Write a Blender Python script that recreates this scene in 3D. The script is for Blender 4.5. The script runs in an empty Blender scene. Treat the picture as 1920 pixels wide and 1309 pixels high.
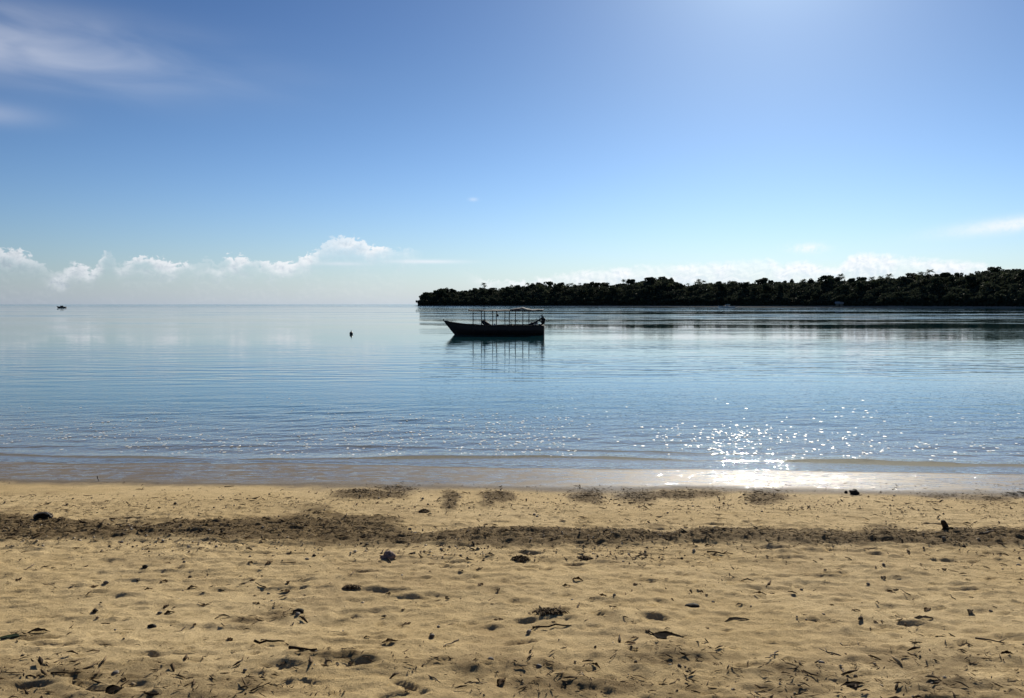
import bpy, bmesh, math, random
import numpy as np
from mathutils import Vector, Matrix, noise as mnoise

R = math.radians
random.seed(7); rng = np.random.default_rng(11)
scene = bpy.context.scene
col = scene.collection

# ------------------------------------------------------------------ camera
FPX = 1536.0; PITCH = R(3.13); CAMH = 2.5            # focal length in photo pixels, metres above the sea
cam_d = bpy.data.cameras.new('camera'); cam = bpy.data.objects.new('camera', cam_d); col.objects.link(cam)
cam_d.sensor_width = 36.0; cam_d.lens = 36.0 * FPX / 1920.0
cam_d.clip_start = 0.05; cam_d.clip_end = 120000.0
cam.location = (0, 0, CAMH); cam.rotation_euler = (math.pi / 2 - PITCH, 0, 0)
scene.camera = cam

# ------------------------------------------------------------------ sun, sky, exposure
SUN_AZ, SUN_EL = R(17.5), R(26.5)                    # azimuth to the right of +Y
scene.view_settings.view_transform = 'Standard'; scene.view_settings.look = 'None'
scene.view_settings.gamma = 1.0; scene.view_settings.use_curve_mapping = False
scene.view_settings.exposure = 0.25
scene.cycles.use_denoising = True
scene.cycles.max_bounces = 8; scene.cycles.transparent_max_bounces = 12
scene.cycles.caustics_reflective = False; scene.cycles.caustics_refractive = False
sdir = Vector((math.sin(SUN_AZ) * math.cos(SUN_EL), math.cos(SUN_AZ) * math.cos(SUN_EL), math.sin(SUN_EL)))
sun_d = bpy.data.lights.new('sun', 'SUN'); sun_d.energy = 5.0; sun_d.angle = R(0.53); sun_d.color = (1.0, 0.92, 0.78)
sun = bpy.data.objects.new('sun', sun_d); col.objects.link(sun)
sun.rotation_euler = sdir.to_track_quat('Z', 'Y').to_euler(); sun.location = (0, 0, 60)

class NT:
    """small helper for node trees"""
    def __init__(s, tree): s.t = tree; s.n = tree.nodes; s.l = tree.links
    def node(s, typ, **kw):
        n = s.n.new(typ)
        for k, v in kw.items(): setattr(n, k, v)
        return n
    def put(s, sock, v):
        if v is None: return
        if hasattr(v, 'links'): s.l.new(v, sock)
        else: sock.default_value = v
    def m(s, op, a, b=None, c=None, clamp=False):
        n = s.node('ShaderNodeMath', operation=op, use_clamp=clamp)
        for i, v in enumerate((a, b, c)): s.put(n.inputs[i], v)
        return n.outputs[0]
    def rng(s, v, a, b, c=0.0, d=1.0, smooth=True):
        n = s.node('ShaderNodeMapRange'); n.interpolation_type = 'SMOOTHSTEP' if smooth else 'LINEAR'; n.clamp = True
        s.put(n.inputs[0], v)
        for i, q in enumerate((a, b, c, d)): s.put(n.inputs[i + 1], q)
        return n.outputs[0]
    def mix(s, f, a, b, blend='MIX'):
        n = s.node('ShaderNodeMix', data_type='RGBA', blend_type=blend)
        s.put(n.inputs[0], f); s.put(n.inputs[6], a); s.put(n.inputs[7], b)
        return n.outputs[2]
    def noise(s, vec, scale, detail=3.0, rough=0.5, dist=0.0):
        n = s.node('ShaderNodeTexNoise'); s.put(n.inputs['Vector'], vec)
        n.inputs['Scale'].default_value = scale; n.inputs['Detail'].default_value = detail
        n.inputs['Roughness'].default_value = rough; n.inputs['Distortion'].default_value = dist
        return n.outputs['Fac']
    def xyz(s, x, y, z):
        n = s.node('ShaderNodeCombineXYZ')
        for i, v in enumerate((x, y, z)): s.put(n.inputs[i], v)
        return n.outputs[0]
    def curve(s, v, pts):
        n = s.node('ShaderNodeFloatCurve'); c = n.mapping.curves[0]
        c.points[0].location = pts[0]; c.points[1].location = pts[-1]
        for p in pts[1:-1]: c.points.new(*p)
        for p in c.points: p.handle_type = 'AUTO_CLAMPED'
        n.mapping.update(); s.put(n.inputs['Value'], v)
        return n.outputs[0]

def c4(r, g=None, b=None):
    return (r, g, b, 1.0) if g is not None else (r, r, r, 1.0)

world = bpy.data.worlds.new('World'); scene.world = world; world.use_nodes = True
W = NT(world.node_tree); W.n.clear()
sky = W.node('ShaderNodeTexSky', sky_type='NISHITA'); sky.sun_disc = False
sky.sun_elevation = SUN_EL; sky.sun_rotation = SUN_AZ
sky.altitude = 0; sky.air_density = 1.0; sky.dust_density = 0.12; sky.ozone_density = 3.5
tc = W.node('ShaderNodeTexCoord'); sep = W.node('ShaderNodeSeparateXYZ'); W.l.new(tc.outputs['Generated'], sep.inputs[0])
az = W.m('MULTIPLY', W.m('ARCTAN2', sep.outputs[0], sep.outputs[1]), 180 / math.pi)
el = W.m('MULTIPLY', W.m('ARCSINE', sep.outputs[2]), 180 / math.pi)
dotn = W.node('ShaderNodeVectorMath', operation='DOT_PRODUCT'); W.l.new(tc.outputs['Generated'], dotn.inputs[0]); dotn.inputs[1].default_value = sdir
dsun = dotn.outputs['Value']
def px_az(px): return math.degrees(math.atan((px - 960) / FPX))
def px_el(py, px=960): return math.degrees(math.atan((570.5 - py) / FPX * math.cos(math.atan((px - 960) / FPX))))
# cumulus banks low over the sea: height of their tops along the horizon
tops = [(-400, 480), (-150, 470), (-60, 448), (0, 458), (45, 468), (90, 494), (118, 505), (140, 486), (165, 500), (190, 488), (208, 464), (225, 492), (268, 476), (330, 488),
        (365, 490), (392, 480), (408, 494), (432, 474), (500, 488), (580, 474), (610, 452), (640, 440), (672, 442), (695, 456), (740, 461), (800, 470), (880, 500),
        (940, 522), (1060, 507), (1160, 496), (1300, 490), (1440, 480), (1465, 492), (1500, 484), (1560, 496), (1600, 470), (1700, 478), (1830, 486), (1920, 500), (2100, 470), (2400, 490)]
a0, a1 = px_az(tops[0][0]), px_az(tops[-1][0])
tpts = [((px_az(x) - a0) / (a1 - a0), px_el(y, x) / 6.0) for x, y in tops]
azn = W.m('DIVIDE', W.m('SUBTRACT', az, a0), a1 - a0, clamp=True)
T = W.m('MULTIPLY', W.curve(azn, tpts), 6.0)
cv = W.xyz(az, W.m('MULTIPLY', el, 1.25), 0.0)
n1 = W.noise(cv, 1.9, 7.0, 0.64, 0.5)
n2 = W.noise(cv, 0.45, 3.0, 0.5)
T2 = W.m('ADD', T, W.m('MULTIPLY', W.m('SUBTRACT', n1, 0.56), W.rng(az, -2.0, 5.0, 1.9, 0.8)))
below = W.m('SUBTRACT', T2, el)                                    # degrees under the cloud top
cmask = W.m('MULTIPLY', W.rng(below, -0.02, W.rng(az, -2.0, 5.0, 0.22, 0.55)), W.rng(el, -0.2, 0.8, 0.75, 1.0))
gap = W.m('MAXIMUM', W.rng(az, px_az(725), px_az(800), 1.0, 0.0), W.rng(az, px_az(850), px_az(960), 0.0, 1.0))
cmask = W.m('MULTIPLY', cmask, gap)
cmask = W.m('MULTIPLY', cmask, W.rng(below, 0.15, W.rng(az, -2.0, 4.0, 1.7, 5.0), 1.0, 0.12))
def blob(pxc, pyc, sx, sy, tilt=0.0):
    ca, ce = px_az(pxc), px_el(pyc, pxc)
    da = W.m('SUBTRACT', az, ca); de = W.m('SUBTRACT', W.m('SUBTRACT', el, ce), W.m('MULTIPLY', da, tilt))
    q = W.m('ADD', W.m('POWER', W.m('DIVIDE', W.m('ABSOLUTE', da), sx), 2.0), W.m('POWER', W.m('DIVIDE', W.m('ABSOLUTE', de), sy), 2.0))
    return W.m('EXPONENT', W.m('MULTIPLY', q, -1.0))
cmask = W.m('MULTIPLY', cmask, W.m('MAXIMUM', W.rng(n2, 0.40, 0.60, W.rng(az, -2.0, 4.0, 0.2, 0.5), 1.0), W.m('MAXIMUM', blob(665, 470, 2.6, 1.4), blob(30, 475, 2.0, 1.2))))
glow = W.rng(dsun, 0.55, 0.97, 0.0, 1.0, False)
cl_lit = W.mix(glow, c4(5.6, 6.0, 6.4), c4(8.9, 9.1, 9.3))
cl_shade = W.mix(glow, c4(2.9, 3.4, 4.0), c4(7.0, 7.8, 8.5))
cvo = W.node('ShaderNodeVectorMath', operation='ADD'); W.l.new(cv, cvo.inputs[0]); cvo.inputs[1].default_value = (0.16, 0.20, 0.0)
n1b = W.noise(cvo.outputs[0], 1.9, 7.0, 0.64, 0.5)                 # relief: which billows face the sun
shade_f = W.m('ADD', W.m('MULTIPLY', W.m('SUBTRACT', n1b, n1), 3.2), W.rng(below, 0.0, 1.5, 0.05, 0.75), clamp=True)
cl_col = W.mix(shade_f, cl_lit, cl_shade)
# thin high cirrus and streaks
v2 = W.xyz(W.m('ADD', W.m('MULTIPLY', az, 0.10), W.m('MULTIPLY', el, 0.05)), W.m('MULTIPLY', el, 0.42), 3.0)
n3 = W.noise(v2, 1.0, 4.0, 0.45, 0.6)
def blob(pxc, pyc, sx, sy, tilt=0.0):
    ca, ce = px_az(pxc), px_el(pyc, pxc)
    da = W.m('SUBTRACT', az, ca); de = W.m('SUBTRACT', W.m('SUBTRACT', el, ce), W.m('MULTIPLY', da, tilt))
    q = W.m('ADD', W.m('POWER', W.m('DIVIDE', W.m('ABSOLUTE', da), sx), 2.0), W.m('POWER', W.m('DIVIDE', W.m('ABSOLUTE', de), sy), 2.0))
    return W.m('EXPONENT', W.m('MULTIPLY', q, -1.0))
cir = W.m('MULTIPLY', blob(-40, 78, 11.0, 1.9, -0.02), W.rng(n3, 0.20, 0.80, 0.08, 0.75))
cir2 = W.m('MULTIPLY', blob(-30, 215, 3.0, 0.6), 0.35)
st = W.m('MULTIPLY', blob(1905, 421, 3.6, 0.42, 0.09), W.rng(n1, 0.2, 0.6, 0.5, 1.0))
st2 = W.m('ADD', W.m('MULTIPLY', blob(800, 491, 2.4, 0.13, 0.0), 0.8), W.m('MULTIPLY', blob(640, 495, 1.6, 0.12, 0.0), 0.5))
st3 = W.m('MULTIPLY', blob(1512, 466, 1.0, 0.28), W.rng(n1, 0.3, 0.6))
st4 = W.m('MULTIPLY', blob(888, 376, 0.28, 0.12), 0.35)
thin = W.m('ADD', W.m('ADD', W.m('ADD', cir, cir2), W.m('ADD', st, st2)), W.m('ADD', st3, st4), clamp=True)
gam = W.node('ShaderNodeGamma'); W.l.new(sky.outputs[0], gam.inputs[0]); gam.inputs[1].default_value = 1.6        # deep tropical blue
clear = W.mix(1.0, gam.outputs[0], W.mix(W.rng(el, 1.0, 16.0), c4(.155, .176, .220), c4(.193, .184, .182)), 'MULTIPLY')
# milky air low over the sea, brighter towards the sun
glow = W.rng(dsun, 0.55, 0.97, 0.0, 1.0, False)
milk = W.mix(glow, c4(2.75, 3.28, 4.05), c4(5.6, 6.4, 7.3))
clear = W.mix(W.m('MULTIPLY', W.m('EXPONENT', W.m('MULTIPLY', W.m('MAXIMUM', el, 0.0), -0.26)), 0.92), clear, milk)
# bright air close round the sun
ang = W.m('MULTIPLY', W.m('ARCCOSINE', W.m('MINIMUM', dsun, 1.0)), 180 / math.pi)
aur = W.m('ADD', W.m('MULTIPLY', W.m('EXPONENT', W.m('MULTIPLY', ang, -0.30)), 9.0), W.m('MULTIPLY', W.m('EXPONENT', W.m('MULTIPLY', ang, -0.075)), 1.3))
clear = W.mix(1.0, clear, W.xyz(W.m('MULTIPLY', aur, 0.90), W.m('MULTIPLY', aur, 1.08), W.m('MULTIPLY', aur, 0.95)), 'ADD')
skyc = W.mix(W.m('MULTIPLY', thin, 0.88), clear, W.mix(glow, c4(4.6, 4.8, 5.8), c4(8.5, 8.9, 9.3)))
skyc = W.mix(cmask, skyc, cl_col)
bg = W.node('ShaderNodeBackground'); W.l.new(skyc, bg.inputs[0]); bg.inputs[1].default_value = 0.10
out = W.node('ShaderNodeOutputWorld'); W.l.new(bg.outputs[0], out.inputs[0])

# ------------------------------------------------------------------ helpers
def project(x, y, z):
    """world point -> photo pixel (arrays)"""
    dc = y * math.cos(PITCH) - (z - CAMH) * math.sin(PITCH)
    v = y * math.sin(PITCH) + (z - CAMH) * math.cos(PITCH)
    dc = np.maximum(dc, 0.3)
    return 960 + FPX * x / dc, 654.5 - FPX * v / dc

def ray(px, py):
    a = (px - 960) / FPX; b = (654.5 - py) / FPX
    return a, math.cos(PITCH) + b * math.sin(PITCH), -math.sin(PITCH) + b * math.cos(PITCH)

def sea_at(px, py):
    a, f, u = ray(px, py); t = -CAMH / u
    return Vector((a * t, f * t, 0))

def vnoise(x, y, seed=0):
    """value noise on arrays, 0..1"""
    xi = np.floor(x).astype(np.int64); yi = np.floor(y).astype(np.int64)
    fx = x - xi; fy = y - yi
    fx = fx * fx * fx * (fx * (fx * 6 - 15) + 10); fy = fy * fy * fy * (fy * (fy * 6 - 15) + 10)
    def h(i, j):
        n = (i * 374761393 + j * 668265263 + seed * 974634777) & 0xFFFFFFFF
        n = ((n ^ (n >> 13)) * 1274126177) & 0xFFFFFFFF
        n = (n ^ (n >> 16)) & 0xFFFFFFFF
        return n / 4294967295.0
    return (h(xi, yi) * (1 - fx) + h(xi + 1, yi) * fx) * (1 - fy) + (h(xi, yi + 1) * (1 - fx) + h(xi + 1, yi + 1) * fx) * fy

def fbm(x, y, oct=4, seed=0, gain=0.5):
    r = np.zeros_like(x, dtype=float); a = 1.0; t = 0.0
    for o in range(oct):
        r += a * (vnoise(x * 2 ** o + 17.3 * o, y * 2 ** o - 9.1 * o, seed + o) - 0.5); t += a; a *= gain
    return r / t * 2

def grid_axis(lo, hi, step, lo_end, hi_end, growth):
    mid = list(np.arange(lo, hi, step)); s = step; v = mid[-1]; right = []
    while v < hi_end:
        s *= growth; v += s; right.append(v)
    s = step; v = mid[0]; left = []
    while v > lo_end:
        s *= growth; v -= s; left.append(v)
    return np.array(left[::-1] + mid + right)

def grid_object(name, xs, ys, zfun, mat, attrs=None):
    X, Y = np.meshgrid(xs, ys); Z = zfun(X, Y)
    nx, ny = len(xs), len(ys)
    me = bpy.data.meshes.new(name)
    me.vertices.add(nx * ny)
    me.vertices.foreach_set('co', np.stack([X, Y, Z], -1).astype(np.float32).ravel())
    idx = np.arange(nx * ny).reshape(ny, nx)
    q = np.stack([idx[:-1, :-1], idx[:-1, 1:], idx[1:, 1:], idx[1:, :-1]], -1).reshape(-1, 4)
    me.loops.add(q.size); me.loops.foreach_set('vertex_index', q.ravel().astype(np.int32))
    me.polygons.add(len(q)); me.polygons.foreach_set('loop_start', np.arange(0, q.size, 4, dtype=np.int32))
    me.polygons.foreach_set('use_smooth', np.ones(len(q), dtype=bool))
    me.update()
    for k, f in (attrs or {}).items():
        at = me.attributes.new(k, 'FLOAT', 'POINT'); at.data.foreach_set('value', f(X, Y, Z).astype(np.float32).ravel())
    me.materials.append(mat)
    o = bpy.data.objects.new(name, me); col.objects.link(o)
    return o

def raw_object(name, V, F, mat, parent=None, smooth=False, link=True):
    """V (n,3) array, F list/array of equal-length faces"""
    V = np.asarray(V, dtype=np.float32); F = np.asarray(F, dtype=np.int32)
    me = bpy.data.meshes.new(name)
    me.vertices.add(len(V)); me.vertices.foreach_set('co', V.ravel())
    k = F.shape[1]
    me.loops.add(F.size); me.loops.foreach_set('vertex_index', F.ravel())
    me.polygons.add(len(F)); me.polygons.foreach_set('loop_start', np.arange(0, F.size, k, dtype=np.int32))
    if smooth: me.polygons.foreach_set('use_smooth', np.ones(len(F), dtype=bool))
    me.update(); me.materials.append(mat)
    o = bpy.data.objects.new(name, me)
    if link: col.objects.link(o)
    if parent: o.parent = parent
    return o

def bm_object(name, bm, mat, parent=None, smooth=False):
    me = bpy.data.meshes.new(name); bmesh.ops.recalc_face_normals(bm, faces=bm.faces[:]); bm.to_mesh(me); bm.free()
    if smooth:
        for p in me.polygons: p.use_smooth = True
    me.materials.append(mat)
    o = bpy.data.objects.new(name, me); col.objects.link(o)
    if parent: o.parent = parent
    return o

def tag(o, label=None, cat=None, group=None, kind=None):
    for k, v in (('label', label), ('category', cat), ('group', group), ('kind', kind)):
        if v: o[k] = v
    return o

def empty(name, loc=(0, 0, 0), rz=0.0):
    o = bpy.data.objects.new(name, None); col.objects.link(o); o.location = loc; o.rotation_euler = (0, 0, rz)
    o.empty_display_size = 0.1
    return o

def copy_tree(o, parent=None):
    c = o.copy(); col.objects.link(c); c.parent = parent
    for ch in o.children: copy_tree(ch, c)
    return c

def tube(bm, pts, radii, n=6):
    """closed tapered tube through pts"""
    rings = []
    for i, p in enumerate(pts):
        p = Vector(p)
        d = (Vector(pts[min(i + 1, len(pts) - 1)]) - Vector(pts[max(i - 1, 0)])).normalized()
        a = d.orthogonal().normalized(); b = d.cross(a)
        rings.append([bm.verts.new(p + (a * math.cos(t) + b * math.sin(t)) * radii[i]) for t in [2 * math.pi * k / n for k in range(n)]])
    for r0, r1 in zip(rings, rings[1:]):
        for k in range(n): bm.faces.new((r0[k], r0[(k + 1) % n], r1[(k + 1) % n], r1[k]))
    bm.faces.new(rings[0][::-1]); bm.faces.new(rings[-1])

def box(bm, x0, x1, y0, y1, z0, z1, bev=0.0):
    vs = [bm.verts.new((x, y, z)) for x in (x0, x1) for y in (y0, y1) for z in (z0, z1)]
    fs = [bm.faces.new([vs[i] for i in f]) for f in ((0, 1, 3, 2), (4, 6, 7, 5), (0, 4, 5, 1), (2, 3, 7, 6), (0, 2, 6, 4), (1, 5, 7, 3))]
    if bev: bmesh.ops.bevel(bm, geom=list({e for f in fs for e in f.edges}), offset=bev, segments=2, affect='EDGES')

def make_mat(name, build):
    m = bpy.data.materials.new(name); m.use_nodes = True
    t = NT(m.node_tree); t.n.clear(); o = t.node('ShaderNodeOutputMaterial')
    t.l.new(build(t), o.inputs['Surface'])
    return m

def principled(t, base, rough=0.8, normal=None, spec=0.4, coat=None):
    p = t.node('ShaderNodeBsdfPrincipled')
    t.put(p.inputs['Base Color'], base); t.put(p.inputs['Roughness'], rough)
    t.put(p.inputs['Specular IOR Level'], spec)
    if normal is not None: t.l.new(normal, p.inputs['Normal'])
    return p.outputs[0]

def bump(t, h, strength=0.5, dist=0.01, normal=None):
    b = t.node('ShaderNodeBump'); t.put(b.inputs['Strength'], strength); t.put(b.inputs['Distance'], dist)
    t.put(b.inputs['Height'], h)
    if normal is not None: t.l.new(normal, b.inputs['Normal'])
    return b.outputs[0]

def pos(t): return t.node('ShaderNodeNewGeometry').outputs['Position']
def island(t): return t.node('ShaderNodeNewGeometry').outputs['Random Per Island']

# ------------------------------------------------------------------ materials
def m_simple(name, dark, light, scale, rough=0.8, bstr=0.4, bdist=0.01, spec=0.3):
    def b(t):
        tcn = t.node('ShaderNodeTexCoord').outputs['Object']
        n = t.noise(tcn, scale, 5.0, 0.6)
        r = t.node('ShaderNodeObjectInfo').outputs['Random']
        f = t.m('ADD', t.m('MULTIPLY', n, 0.8), t.m('MULTIPLY', r, 0.25), clamp=True)
        return principled(t, t.mix(t.rng(f, 0.25, 0.85), dark, light), rough, bump(t, n, bstr, bdist), spec)
    return make_mat(name, b)

def b_litter(t):
    r = island(t); n = t.noise(pos(t), 60.0, 3.0)
    ramp = t.node('ShaderNodeValToRGB'); e = ramp.color_ramp.elements
    e[0].position = 0.0; e[0].color = c4(.024, .014, .007); e[1].position = 1.0; e[1].color = c4(.42, .31, .17)
    for p, c in ((.45, c4(.060, .037, .018)), (.72, c4(.13, .085, .042)), (.90, c4(.24, .17, .09))):
        q = e.new(p); q.color = c
    t.l.new(r, ramp.inputs[0])
    return principled(t, t.mix(t.m('MULTIPLY', n, 0.5), ramp.outputs[0], c4(.05, .035, .022)), 0.85, None, 0.1)
M_litter = make_mat('dry_litter', b_litter)
def b_grit(t):
    ramp = t.node('ShaderNodeValToRGB'); e = ramp.color_ramp.elements
    e[0].position = 0.0; e[0].color = c4(.025, .018, .012); e[1].position = 1.0; e[1].color = c4(.60, .52, .40)
    for p_, c_ in ((.40, c4(.09, .065, .04)), (.60, c4(.30, .23, .14)), (.85, c4(.45, .37, .26))):
        q_ = e.new(p_); q_.color = c_
    t.l.new(island(t), ramp.inputs[0])
    return principled(t, ramp.outputs[0], 0.85, None, 0.25)
M_grit = make_mat('grit', b_grit)
M_leaf = m_simple('dead_leaf', c4(.035, .020, .010), c4(.15, .090, .04), 30, 0.85, 0.4, 0.004, 0.08)
M_leafdark = m_simple('wet_dark_leaf', c4(.012, .009, .007), c4(.04, .028, .02), 30, 0.9, 0.4, 0.004, 0.04)
M_leafgreen = m_simple('green_leaf', c4(.02, .035, .014), c4(.06, .085, .03), 25, 0.6, 0.4, 0.004)
M_twig = m_simple('driftwood', c4(.05, .035, .022), c4(.16, .115, .075), 45, 0.85, 0.5, 0.004)
M_twigdark = m_simple('dark_driftwood', c4(.014, .010, .007), c4(.06, .040, .025), 45, 0.9, 0.5, 0.004, 0.06)
M_stone = m_simple('pebble', c4(.07, .06, .05), c4(.30, .26, .21), 20, 0.85, 0.5, 0.006)
M_rock = m_simple('dark_rock', c4(.008, .008, .007), c4(.035, .031, .026), 25, 0.8, 0.7, 0.01, 0.12)
M_coral = m_simple('coral_lump', c4(.10, .065, .055), c4(.33, .25, .22), 40, 0.9, 0.9, 0.01)
M_husk = m_simple('husk', c4(.035, .022, .014), c4(.16, .11, .07), 50, 0.9, 0.8, 0.006)
M_huskrim = m_simple('husk_rim', c4(.20, .17, .13), c4(.42, .37, .30), 50, 0.8, 0.5, 0.004)

def b_sand(t):
    p = pos(t)
    lit = t.node('ShaderNodeAttribute', attribute_name='litter').outputs['Fac']
    wet = t.node('ShaderNodeAttribute', attribute_name='wet').outputs['Fac']
    big = t.noise(p, 0.55, 4.0, 0.6); mid = t.noise(p, 5.0, 5.0, 0.62); fine = t.noise(p, 55.0, 5.0, 0.72)
    grain = t.noise(p, 420.0, 2.0, 0.6)
    dry = t.mix(t.rng(big, 0.35, 0.65), c4(.61, .455, .235), c4(.71, .545, .300))
    dry = t.mix(t.m('MULTIPLY', t.rng(mid, 0.40, 0.75), 0.45), dry, c4(.40, .290, .140))
    dry = t.mix(t.m('MULTIPLY', t.rng(fine, 0.48, 0.70), 0.48), dry, c4(.27, .190, .095))
    dry = t.mix(t.m('MULTIPLY', t.rng(grain, 0.58, 0.75), 0.35), dry, c4(.62, .52, .36))
    patch = t.noise(p, 1.1, 5.0, 0.65, 0.4)
    dry = t.mix(t.m('MULTIPLY', t.rng(patch, 0.52, 0.64), 0.42), dry, c4(.38, .270, .140))
    litc = t.mix(t.rng(fine, 0.35, 0.7), c4(.055, .035, .017), c4(.15, .10, .05))
    c = t.mix(t.m('MULTIPLY', t.rng(t.m('ADD', lit, t.m('MULTIPLY', t.m('SUBTRACT', mid, 0.5), 0.7)), 0.15, 0.75), 0.74), dry, litc)
    wn = t.m('ADD', wet, t.m('MULTIPLY', t.m('SUBTRACT', mid, 0.5), 0.25))
    sz = t.node('ShaderNodeSeparateXYZ'); t.l.new(p, sz.inputs[0])
    damp = t.rng(wn, 0.05, 0.45); film = t.m('MULTIPLY', t.rng(wn, 0.38, 0.75), t.rng(sz.outputs[2], 0.004, 0.014))
    c = t.mix(damp, c, t.mix(0.88, c, t.mix(t.rng(wn, 0.8, 1.05), c4(.125, .105, .088), c4(.23, .195, .155))))
    rough = t.m('SUBTRACT', 0.92, t.m('ADD', t.m('MULTIPLY', damp, 0.22), t.m('MULTIPLY', film, 0.14)))
    h = t.m('ADD', t.m('MULTIPLY', fine, 0.7), t.m('MULTIPLY', grain, 0.3))
    nb = bump(t, h, t.m('SUBTRACT', 1.0, t.m('MULTIPLY', film, 0.92)), 0.022)
    # a film of water lies over the wet sand: small ripples in it
    sp = t.node('ShaderNodeSeparateXYZ'); t.l.new(p, sp.inputs[0])
    rip = t.noise(t.xyz(t.m('MULTIPLY', sp.outputs[0], 7.0), t.m('MULTIPLY', sp.outputs[1], 10.0), 0.0), 1.0, 2.0, 0.5, 0.6)
    nf = bump(t, rip, t.m('MULTIPLY', film, 1.0), 0.034)
    base = principled(t, c, rough, nb, 0.06)
    fr = t.node('ShaderNodeFresnel'); fr.inputs['IOR'].default_value = 1.33; t.l.new(nf, fr.inputs['Normal'])
    g = t.node('ShaderNodeBsdfGlossy'); g.inputs['Roughness'].default_value = 0.03; g.inputs['Color'].default_value = c4(0.95); t.l.new(nf, g.inputs['Normal'])
    mx = t.node('ShaderNodeMixShader'); t.l.new(t.m('MULTIPLY', t.m('MULTIPLY', fr.outputs[0], film), t.rng(t.noise(t.xyz(t.m('MULTIPLY', sp.outputs[0], 2.6), t.m('MULTIPLY', sp.outputs[1], 9.0), 1.0), 1.0, 5.0, 0.62, 0.9), 0.42, 0.56, 0.0, 0.9)), mx.inputs[0])
    t.l.new(base, mx.inputs[1]); t.l.new(g.outputs[0], mx.inputs[2])
    return mx.outputs[0]
M_sand = make_mat('beach_sand', b_sand)

def b_sea(t):
    p = pos(t); sp = t.node('ShaderNodeSeparateXYZ'); t.l.new(p, sp.inputs[0]); X, Y = sp.outputs[0], sp.outputs[1]
    YS = t.m('ADD', Y, t.m('MULTIPLY', X, 0.055))
    # wavelets: lively by the shore, calm in the bay, ruffled again out at sea
    na = t.noise(t.xyz(t.m('MULTIPLY', X, 6.0), t.m('MULTIPLY', Y, 9.5), 0.0), 1.0, 2.0, 0.45, 0.4)
    nb_ = t.noise(t.xyz(t.m('MULTIPLY', X, 0.35), t.m('MULTIPLY', Y, 1.3), 4.0), 1.0, 3.0, 0.5, 0.4)
    nc = t.noise(t.xyz(t.m('MULTIPLY', X, 0.03), t.m('MULTIPLY', Y, 0.10), 8.0), 1.0, 3.0, 0.5, 0.2)
    near = t.rng(YS, 12.5, 34.0, 1.0, 0.0); far = t.rng(Y, 350.0, 1200.0)
    slick = t.rng(t.noise(t.xyz(t.m('MULTIPLY', X, 0.006), t.m('MULTIPLY', Y, 0.03), 2.0), 1.0, 4.0, 0.55), 0.40, 0.60, 0.2, 1.3)
    n0 = bump(t, na, t.m('ADD', 0.012, t.m('ADD', t.m('MULTIPLY', near, 0.41), t.rng(YS, 12.7, 13.1, 0.2, 0.0))), 0.028)
    mid0 = t.m('MULTIPLY', t.rng(YS, 14.0, 22.0), t.rng(YS, 30.0, 64.0, 1.0, 0.0))
    n1_ = bump(t, nb_, t.m('MULTIPLY', slick, t.m('ADD', 0.13, t.m('MULTIPLY', mid0, 0.40))), 0.09, n0)
    mid = t.rng(Y, 62.0, 200.0)
    n2_ = bump(t, nc, t.m('MULTIPLY', slick, t.m('ADD', 0.05, t.m('ADD', t.m('MULTIPLY', mid, 1.1), t.m('MULTIPLY', far, 1.5)))), 0.6, n1_)
    depth = t.rng(YS, 12.8, 33.0, 0.0, 1.0, False)
    dfac = t.m('ADD', t.rng(YS, 12.6, 16.5, 0.0, 0.3), t.m('MULTIPLY', 0.7, t.m('SUBTRACT', 1.0, t.m('POWER', t.m('SUBTRACT', 1.0, depth), 1.8))))
    tr = t.node('ShaderNodeBsdfTransparent'); t.put(tr.inputs[0], t.mix(depth, c4(.93, .97, .97), c4(.45, .70, .75)))
    di = t.node('ShaderNodeBsdfDiffuse'); t.put(di.inputs[0], t.mix(t.rng(YS, 19, 40), t.mix(t.rng(YS, 13.0, 20.0, smooth=False), c4(.34, .32, .27), c4(.062, .165, .165)), c4(.008, .056, .072)))
    body = t.node('ShaderNodeMixShader'); t.l.new(dfac, body.inputs[0]); t.l.new(tr.outputs[0], body.inputs[1]); t.l.new(di.outputs[0], body.inputs[2])
    dt = t.node('ShaderNodeVectorMath', operation='DOT_PRODUCT'); t.l.new(n2_, dt.inputs[0]); t.l.new(t.node('ShaderNodeNewGeometry').outputs['Incoming'], dt.inputs[1])
    fres = t.m('ADD', 0.02, t.m('MULTIPLY', 0.98, t.m('POWER', t.m('SUBTRACT', 1.0, t.m('ABSOLUTE', dt.outputs['Value']), clamp=True), 5.0)))
    g = t.node('ShaderNodeBsdfGlossy'); t.l.new(n2_, g.inputs['Normal']); g.inputs['Color'].default_value = c4(0.97)
    t.put(g.inputs['Roughness'], t.m('ADD', 0.02, t.m('ADD', t.m('MULTIPLY', near, 0.015), t.m('MULTIPLY', far, 0.06))))
    mx = t.node('ShaderNodeMixShader'); t.l.new(fres, mx.inputs[0]); t.l.new(body.outputs[0], mx.inputs[1]); t.l.new(g.outputs[0], mx.inputs[2])
    return mx.outputs[0]
M_sea = make_mat('sea_water', b_sea)

def b_fleck(t):
    return principled(t, c4(.80, .82, .82), 0.5, None, 0.5)
M_fleck = make_mat('fleck', b_fleck)

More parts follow.
